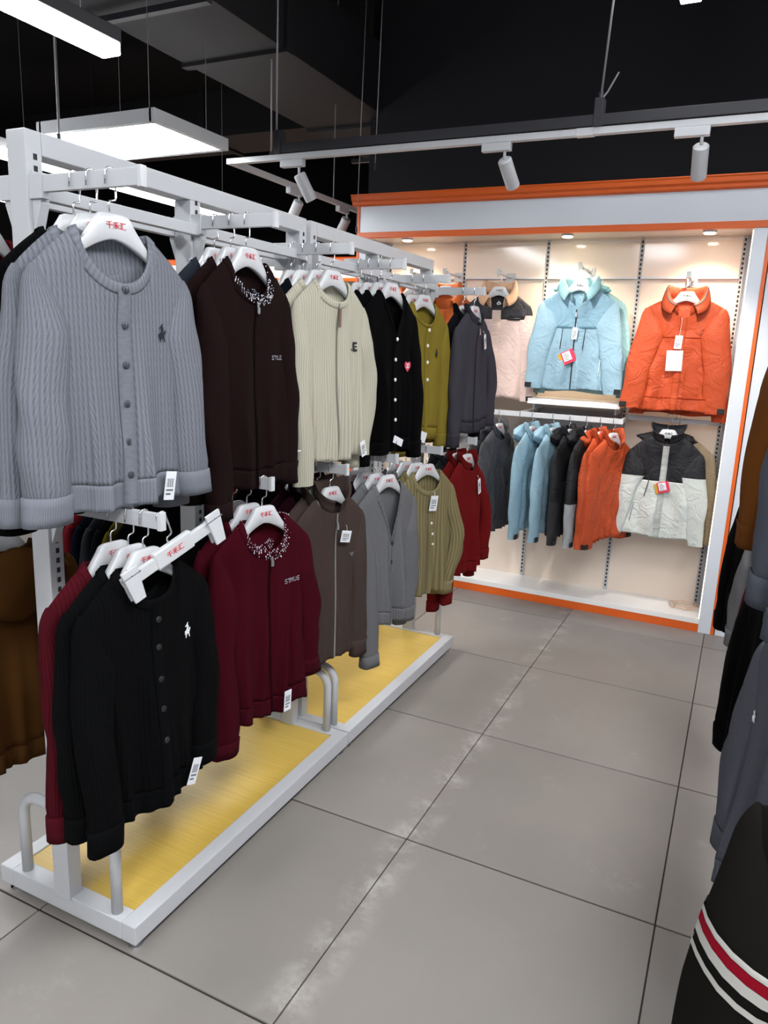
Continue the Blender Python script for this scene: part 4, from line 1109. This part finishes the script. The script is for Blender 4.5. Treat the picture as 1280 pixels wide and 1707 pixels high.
place('knit_sweater', 'front dark red sweater', 'sweater', (-1.262, 3.64, 1.186), 82, 'dark red high-neck sweater with a pink edged tag, front one on the last lower arm', seed=41, col=DKRED, hem=-.72, slz=(-.86, -.70), slo=(.0, .075), elbow=(.02, .06), wh=.19, bandcol=DKRED, fold=.012, res=2,
      deco=[deco_tag(.075, -.225, .028, .085, -.3)], group='dark red sweaters', **hn)
place('knit_sweater', 'second dark red sweater', 'sweater', (-1.318, 3.64, 1.186), 82, 'second dark red sweater, directly behind the front dark red one', seed=42, col=DKRED, hem=-.74, slz=(-.9, -.8), slo=(.03, .04), group='dark red sweaters', **hn)
for i in range(2):
    place('knit_sweater', ('nearer', 'further')[i] + ' charcoal sweater on the last lower arm', 'sweater', (-1.372 - .052 * i, 3.64, 1.186), 82, ('charcoal sweater directly behind the dark red ones', 'rearmost charcoal sweater on the last lower arm')[i],
          seed=43 + i, col=(56, 58, 62), hem=-.72, **hn)
# ---- rear side of the racks
place('hooded_jacket', 'brown hoodie', 'hoodie', (-1.70, 1.255, 1.2), 268, 'brown hooded jacket seen from the back at the left edge behind the first post', seed=45, col=(86, 54, 22), kind='plain', hem=-.74, slz=(-.74, -.74), wh=.235, wc=.235, ws=.21, slo=(.02, .02), hood=(.15, .045, .10, .055, -.10), zs=-.2, r0=.08)
for i, (c, lab) in enumerate((((24, 24, 27), 'black garment nearest on the rear lower arm below the grey cardigan hem'), ((128, 112, 40), 'olive yellow garment showing between black ones under the grey cardigan'), ((34, 36, 40), 'black charcoal garment left of the olive yellow one on the rear arm'),
                              ((66, 68, 74), 'dark grey garment on the rear arm, shoulder right of the navy one'), ((32, 38, 58), 'navy garment with grey edge on the rear arm beside two red ones'), ((150, 40, 50), 'right one of two red garments behind the first post'), ((140, 34, 44), 'left one of two red garments behind the first post'))):
    place('knit_garment', lab, 'sweater', (-1.665 - .042 * i, 1.81, 1.242), 268, lab, hlabel='white hanger of the ' + ['black garment nearest on the rear arm', 'olive yellow garment on the rear arm', 'charcoal garment beside the olive yellow one', 'dark grey garment beside the navy one', 'navy garment on the rear arm', 'right red garment behind the first post', 'left red garment behind the first post'][i], seed=50 + i, col=c, kind='plain', hem=-.7, zs=-.215)
for i, (c, lab) in enumerate((((26, 26, 30), 'black garment on the far rear arm beside the middle post'), ((140, 30, 42), 'red garment seen just right of the middle post on the rear arm'), ((134, 28, 38), 'red garment seen just left of the middle post on the rear arm'), ((70, 74, 80), 'grey garment left of the red ones on the far rear arm'))):
    place('knit_garment', lab, 'sweater', (-1.665 - .045 * i, 2.37, 1.242), 268, lab, hlabel='white hanger of the ' + ['black garment on the far rear arm', 'red garment right of the middle post', 'red garment left of the middle post', 'grey garment on the far rear arm'][i], seed=60 + i, col=c, kind='plain', hem=-.7, zs=-.215)
for i in range(3): hanger((-1.66 - .07 * i, 2.37, 1.93), math.radians(90), ('nearest empty white hanger on the rear upper arm behind the cream cardigans', 'middle empty white hanger on the rear upper arm behind the cream cardigans', 'furthest empty white hanger on the rear upper arm behind the cream cardigans')[i])
# ---- booth jackets
bj = dict(kind='shell', crink=.0045, cuff=0, band=0, fold=.0065, D=.018, Db=.018, ry=.42, ridge=.7)
wall_hook(-1.50, 2.115, 4.70, 'white display hook above the pink beige jacket')
wall_hook(-.985, 2.145, 4.66, 'white display hook above the light blue jacket')
wall_hook(-.375, 2.09, 4.66, 'white display hook above the orange jacket')
wall_hook(-1.865, 2.12, 4.70, 'white display hook above the rust jacket')
wall_hook(-2.10, 2.12, 4.70, 'white display hook above the brown jacket')
place('windbreaker', 'pink beige windbreaker', 'jacket', (-1.50, 4.735, 2.117), 6, 'pale pink windbreaker with black shoulders and beige collar in the booth', dark=True, seed=70, col=(206, 182, 174), yokecol=(44, 44, 48), yoke=-.29, sleeveyoke=-.25, hem=-.79, slz=(-.80, -.80), zs=-.205, ws=.205, wh=.22, wc=.22, slo=(.03, .05),
      collar='fold', ch=.075, flare=.02, gap=.35, collarcol=(200, 162, 132), nd=.10, xn=.09, fastening='flap', flapcol=(202, 178, 166), pw=.028, deco=[deco_inner_label(-.165), deco_strip('chest_flap', [(.07, -.285), (.15, -.285)], .008, 'black')], tab=True, **bj)
place('windbreaker', 'light blue windbreaker', 'jacket', (-.985, 4.70, 2.147), 2, 'light blue windbreaker with teal yoke and red hang tag, front one in the booth', dark=True, seed=71, col=BLUE, yokecol=(122, 158, 176), yoke=-.36, hem=-.735, slz=(-.735, -.75), zs=-.215, ws=.225, wh=.215, wc=.215, slo=(.045, .07), r0=.08, r1=.055,
      collar='fold', ch=.07, flare=.022, gap=.30, nd=.13, xn=.09, v=True, fastening='zipd', collarcol=(130, 172, 178), hood=(.17, .04, .05, .07, -.01), hoodcol=(122, 176, 182), tab=True, res=2,
      deco=[deco_red_tag(-.04, -.50), deco_tag(.005, -.36, .032, .07, .05, off=.02), deco_strip('pocket_zip', [(-.075, -.365), (-.08, -.49)], .0022, 'black'), deco_strip('pocket_zip', [(.06, -.365), (.055, -.49)], .0022, 'black'), deco_strip('yoke_seam', [(-.19 + .038 * i, -.362) for i in range(11)], .002, fabric((96, 150, 166), 'plain'), .003),
            deco_strip('side_zip', [(.165, -.53), (.16, -.66)], .002, 'tagwhite')], **bj)
place('windbreaker', 'teal windbreaker behind the light blue one', 'jacket', (-.95, 4.79, 2.147), -4, 'grey teal windbreaker peeking out behind the right side of the light blue one', seed=72, col=(140, 178, 178), hem=-.75, slz=(-.77, -.77), zs=-.21, ws=.225, wh=.22, slo=(.06, .08), collar='stand', **bj)
place('windbreaker', 'orange windbreaker', 'jacket', (-.375, 4.70, 2.092), 3, 'bright orange windbreaker with striped collar and white hang tag at the right of the booth', dark=True, seed=73, col=ORNG, hem=-.765, slz=(-.76, -.77), zs=-.185, ws=.215, wh=.23, wc=.225, slo=(.075, .055), r0=.085, r1=.06, collar='fold', ch=.07, flare=.022, gap=.32, nd=.10, xn=.09, piping='ink', tab=True, res=2,
      fastening='flap', pw=.02, deco=[deco_tag(-.012, -.335, .04, .075, .03, off=.02, string=.1), deco_tag(-.025, -.42, .088, .115, -.03, off=.022, string=0, prints=False), deco_text('CAMEL', .016, 'black', .115, -.325),
                                   deco_poly('hump_emblem', [[(-.012, 0), (-.006, .012), (-.002, .007), (.003, .013), (.012, 0), (.008, 0), (.003, .006), (-.002, .002), (-.006, .006), (-.009, 0)]], 'black', .115, -.308), deco_text('QIAN', .008, 'ink', -.022, -.48, 'tag_text'),
                                   deco_strip('chest_seam', [(-.19 + .038 * i, -.345) for i in range(11)], .002, fabric((196, 64, 24), 'plain'), .003), deco_strip('hem_seam', [(-.17 + .034 * i, -.69) for i in range(11)], .002, fabric((186, 58, 20), 'plain'), .003), deco_strip('side_zip', [(-.165, -.43), (-.178, -.50)], .0022, 'black')], **bj)
place('windbreaker', 'second orange windbreaker', 'jacket', (-.365, 4.79, 2.092), -2, 'second orange windbreaker, hidden behind the one with the white hang tag', seed=74, col=(180, 66, 30), hem=-.79, slz=(-.80, -.82), zs=-.19, ws=.21, wh=.22, slo=(.04, .06), **bj)
place('windbreaker', 'black and grey windbreaker', 'jacket', (-.385, 4.73, 1.30), 4, 'black yoked pale grey windbreaker with red hang tag, low at the right of the booth', dark=True, seed=75, col=(202, 208, 204), yokecol=(28, 28, 32), yoke=-.40, sleeveyoke=-.36, hem=-.745, slz=(-.75, -.775), zs=-.225, ws=.205, wh=.235, wc=.215, slo=(.07, .05), r0=.078,
      collar='stand', ch=.075, flare=.012, gap=.12, nd=.05, xn=.088, collarcol=(30, 30, 34), hood=(.17, .045, .055, .07, -.03), hoodcol=(28, 28, 32), fastening='flap', flapcol=(176, 180, 178), pw=.018, res=2,
      deco=[deco_red_tag(.0, -.40, -.3, .85), deco_strip('drawcord', [(-.075, -.34), (-.08, -.42), (-.095, -.50)], .0028, 'black'), deco_strip('side_zip', [(-.15, -.55), (-.165, -.66)], .002, 'ink')], **bj)
place('windbreaker', 'khaki windbreaker behind the black and grey one', 'jacket', (-.345, 4.82, 1.30), -3, 'khaki brown windbreaker showing along the right side of the black and grey one', seed=76, col=(132, 116, 92), hem=-.76, slz=(-.76, -.77), zs=-.225, ws=.215, wh=.23, slo=(.03, .07), **bj)
place('rust_jacket', 'rust orange jacket', 'jacket', (-1.865, 4.735, 2.122), 4, 'rust orange hooded jacket in the booth just right of the rack end', seed=77, col=(190, 92, 36), hem=-.8, zs=-.19, ws=.17, wh=.18, wc=.18, slo=(.0, .0), collar='fold', ch=.06, flare=.025, gap=.5, nd=.12, fastening='flap', **bj)
place('rust_jacket', 'brown jacket', 'jacket', (-2.10, 4.735, 2.122), 4, 'brown jacket in the booth seen between the rack hangers, left of the rust one', seed=78, col=(120, 58, 26), hem=-.8, zs=-.2, ws=.17, wh=.18, collar='fold', ch=.06, flare=.02, gap=.4, nd=.1, **bj)
rj = dict(kind='shell', crink=.006, cuff=0, band=0, fold=.010, zs=-.2, slo=(.02, .02), D=.026, Db=.024, r0=.068, r1=.055, ry=.5)
RZ = 1.264
hd = dict(collar='stand', ch=.065, flare=.012, gap=.35, nd=.07)
HL = {}
ROW = ((-1.185, BLUE, 'light blue windbreaker, left of the two blue ones on the low rail', None, 82), (-1.055, (140, 172, 188), 'light blue windbreaker, right of the two blue ones on the low rail', None, 82),
                          (-.95, (40, 40, 44), 'black and grey windbreaker next to the blue ones on the low rail', (24, 24, 27), 84), (-.85, (150, 154, 156), 'black yoked grey windbreaker next to the orange ones on the low rail', (30, 30, 33), 84),
                          (-.765, (176, 72, 36), 'orange windbreaker on the low rail, left and rear of two', None, 80), (-.685, (182, 74, 38), 'orange windbreaker at the right end of the low rail', None, 66))
for (x_, c_, lab_, y_, p_), h_ in zip(ROW, ('left light blue jacket', 'right light blue jacket', 'darker black and grey jacket', 'black yoked grey jacket', 'left orange jacket', 'right orange jacket')): HL[lab_] = h_
for x, c, lab, yk, ps in ROW:
    place('windbreaker', lab, 'jacket', (x, 4.62, RZ), ps, lab, hlabel='white hanger of the ' + HL[lab] + ' on the low booth rail', seed=int(-x * 100), col=c, hem=-.74 if c[0] < 210 else -.78, slz=(-.78, -.76), wh=.22, wc=.22, ws=.21, lean=(0, .0),
          yoke=-.40 if yk else None, yokecol=yk, sleeveyoke=-.5 if yk else None, hood=(.115, .042, .06, .062, -.02), hoodcol=yk or c, tab=True, collarcol=yk or c, **{**rj, **hd})
for i, x in enumerate((-1.40, -1.47)):
    place('windbreaker', ('right', 'left')[i] + ' one of the two dark grey jackets', 'jacket', (x, 4.62, RZ), 80, ('dark grey hooded jacket right beside the dark red sweaters, front of two', 'dark grey hooded jacket behind another grey one beside the red sweaters')[i], seed=90 + i, col=((66, 68, 74), (58, 60, 66))[i], hem=-.78, slz=(-.8, -.78), wh=.22, wc=.22, ws=.21, hood=(.12, .05, .06, .06, .0), **{**rj, **hd})
# ---- right-hand rack
rr = thing('garment_rack', 'white garment rack at the right edge, mostly out of the picture behind hanging sweaters', 'clothes rack', (0.75, 0.4, 0))
for y in (0.0, 1.15, 2.3, 3.3):
    b = MB(); b.box(-.03, .03, y - .022, y + .022, 0.06, 2.05); b.obj('post', M['white'], rr, False, .003)
b = MB(); b.box(-.03, .03, .022, 3.28, 2.0, 2.05); b.obj('top_rail', M['white'], rr, False, .003)
for z in (1.93, 1.2):
    b = MB(); b.box(-.055, -.031, -.02, 3.32, z - .04, z); b.obj('cross_rail', M['white'], rr, False, .002)
b = MB(); b.box(-.1, .26, -.03, 3.33, .02, .08); b.obj('base', M['white'], rr, False, .003)
for y in (0.0, 3.3):
    for x in (-.07, .23):
        b = MB(); b.tube([(x, y, 0), (x, y, .02)], .02, 12); b.obj('levelling_foot', M['chrome'], rr)
def rarm(y, z, x1, label): return arm(y, z, 0.70, x1, label, 'arms of the right rack')
RW = [('dark_jacket', 'striped sleeve sweater', 'sweater', (0.205, 0.80, 1.262), -52, 'very dark brown sweater with white and red bands on its sleeve, nearest at bottom right', dict(col=(40, 38, 35), kind='plain', ws=.205, zs=-.185, hem=-.78, slz=(-.80, -.80), slo=(.04, .03), r0=.085, r1=.06, ry=.6, stripes=2, fold=.006, res=2)),
      ('dark_jacket', 'navy sweater behind the striped one', 'sweater', (0.33, 0.88, 1.262), -52, 'navy sweater at the bottom right corner behind the striped sleeve', dict(col=(30, 36, 62), kind='plain', hem=-.80, slz=(-.84, -.84))),
      ('heather_cardigan', 'nearer dark heather cardigan on the right', 'cardigan', (0.155, 1.40, 1.28), -72, 'dark heather grey cardigan with a small chest emblem, low on the right rack', dict(col=(104, 106, 116), kind='heather', hem=-.7, slz=(-.66, -.7), zs=-.2, slo=(.02, .02), fastening='placket', res=2, deco=[deco_tag(.03, -.19, .03, .04, 0, string=0, prints=False), deco_poly('chest_emblem', HORSE, 'whitethread', -.1, -.32, .7)])),
      ('heather_cardigan', 'further dark heather cardigan on the right', 'cardigan', (0.21, 1.47, 1.28), -72, 'second dark heather grey cardigan, just beyond the one with the emblem', dict(col=(98, 100, 110), kind='heather', hem=-.72, slz=(-.72, -.72), slo=(.04, .02))),
      ('knit_sweater', 'black sweater on the right rack', 'sweater', (0.145, 1.95, 1.27), -72, 'black sweater hanging low beyond the heather cardigans on the right rack', dict(col=BLK, kind='plain', hem=-.66, slz=(-.7, -.7), slo=(.03, .03))),
      ('knit_sweater', 'burgundy sweater on the right rack', 'sweater', (0.16, 2.2, 1.27), -72, 'burgundy sweater beyond the black one on the right rack', dict(col=(108, 12, 40), kind='plain', hem=-.68, slz=(-.72, -.72), slo=(.03, .03))),
      ('knit_sweater', 'pale grey sweater on the right rack', 'sweater', (0.145, 2.6, 1.24), -72, 'pale grey sweater between the burgundy and the far black one on the right rack', dict(col=(150, 150, 154), kind='heather', hem=-.55, slz=(-.6, -.6))),
      ('knit_sweater', 'far black sweater on the right rack', 'sweater', (0.105, 3.0, 1.3), -72, 'long black sweater at the far end of the right rack beside the orange booth edge', dict(col=(22, 22, 24), kind='plain', hem=-.7, slz=(-.74, -.74), slo=(.03, .02))),
      ('heather_cardigan', 'upper dark heather cardigan on the right', 'cardigan', (0.15, 1.25, 1.9), -72, 'dark heather grey cardigan high at the right edge, over the lower heather ones', dict(col=(98, 102, 114), kind='heather', hem=-.72, slz=(-.70, -.7), slo=(.03, .02), r0=.075)),
      ('brown_jacket', 'brown jacket on the right rack', 'jacket', (0.125, 1.8, 1.9), -72, 'brown jacket high at the right edge just beyond the dark heather cardigan', dict(col=(122, 72, 30), kind='plain', hem=-.7, slz=(-.72, -.72), slo=(.03, .02), r0=.075))]
for i, (nm, sh_, cat, loc, ps, lab, kw) in enumerate(RW):
    place(nm, sh_, cat, loc, ps, lab, seed=100 + i, **kw)
for (y, z, x1, lab) in ((.80, 1.262, .17, 'right rack arm holding the striped sweater'), (1.40, 1.28, .12, 'right rack arm holding the nearer heather cardigan'), (1.47, 1.28, .175, 'right rack arm holding the further heather cardigan'), (1.95, 1.27, .11, 'right rack arm holding the black sweater'), (2.2, 1.27, .125, 'right rack arm holding the burgundy sweater'), (2.6, 1.24, .11, 'right rack arm holding the pale grey sweater'), (3.0, 1.3, .07, 'right rack arm holding the far black sweater'), (1.25, 1.9, .115, 'upper right rack arm holding the heather cardigan'), (1.8, 1.9, .09, 'upper right rack arm holding the brown jacket')):
    rarm(y, z, x1, lab)
# ---- clip hangers
def clip_hanger(loc, rot, label, L=.15, hook=True):
    t = thing('clip_hanger', label, 'hanger', loc); t.rotation_euler = rot
    b = MB(); b.box(-L, L, -.006, .006, -.118, -.088); o = b.obj('bar', M['plastic'], t, False, .003)
    b = MB(); b.box(-.055, .055, -.008, .008, -.122, -.078); o2 = b.obj('centre_plate', M['plastic'], t, False, .004)
    l = link('shop_lettering', LOGO, o2); l.location = (0, -.0092, -.1)
    if hook: link('hook', HOOK, t)
    for s in (-1, 1):
        b = MB(); b.prism([(s * L - .022, -.07), (s * L + .022, -.07), (s * L + .015, -.155), (s * L - .015, -.155)], -.013, -.006); c = b.obj('clip', M['plastic'], t, False, .002)
        b = MB(); b.prism([(s * L - .02, -.09), (s * L + .02, -.09), (s * L + .015, -.155), (s * L - .015, -.155)], .004, .011); b.obj('clip', M['plastic'], t, False, .002)
        b = MB(); b.tube([(s * L - .025, -.012, -.088), (s * L + .025, -.012, -.088)], .002, 6); b.tube([(s * L, -.014, -.088), (s * L, 0, -.075), (s * L, .011, -.09)], .0018, 6); b.obj('spring', M['chrome'], c)
    return t
clip_hanger((-1.157, 1.255, 1.232), (math.radians(3), math.radians(-22), math.radians(78)), 'white clip hanger hanging tilted in front of the black cable cardigan', .125)
clip_hanger((-1.25, 1.90, 1.30), (math.radians(80), math.radians(0), math.radians(80)), 'white clip hanger lying across the second lower arm beneath the brown cardigan', .13, False)
clip_hanger((-1.33, 1.90, 1.30), (math.radians(80), math.radians(0), math.radians(84)), 'second white clip hanger lying on the second lower arm behind the first', .13, False)
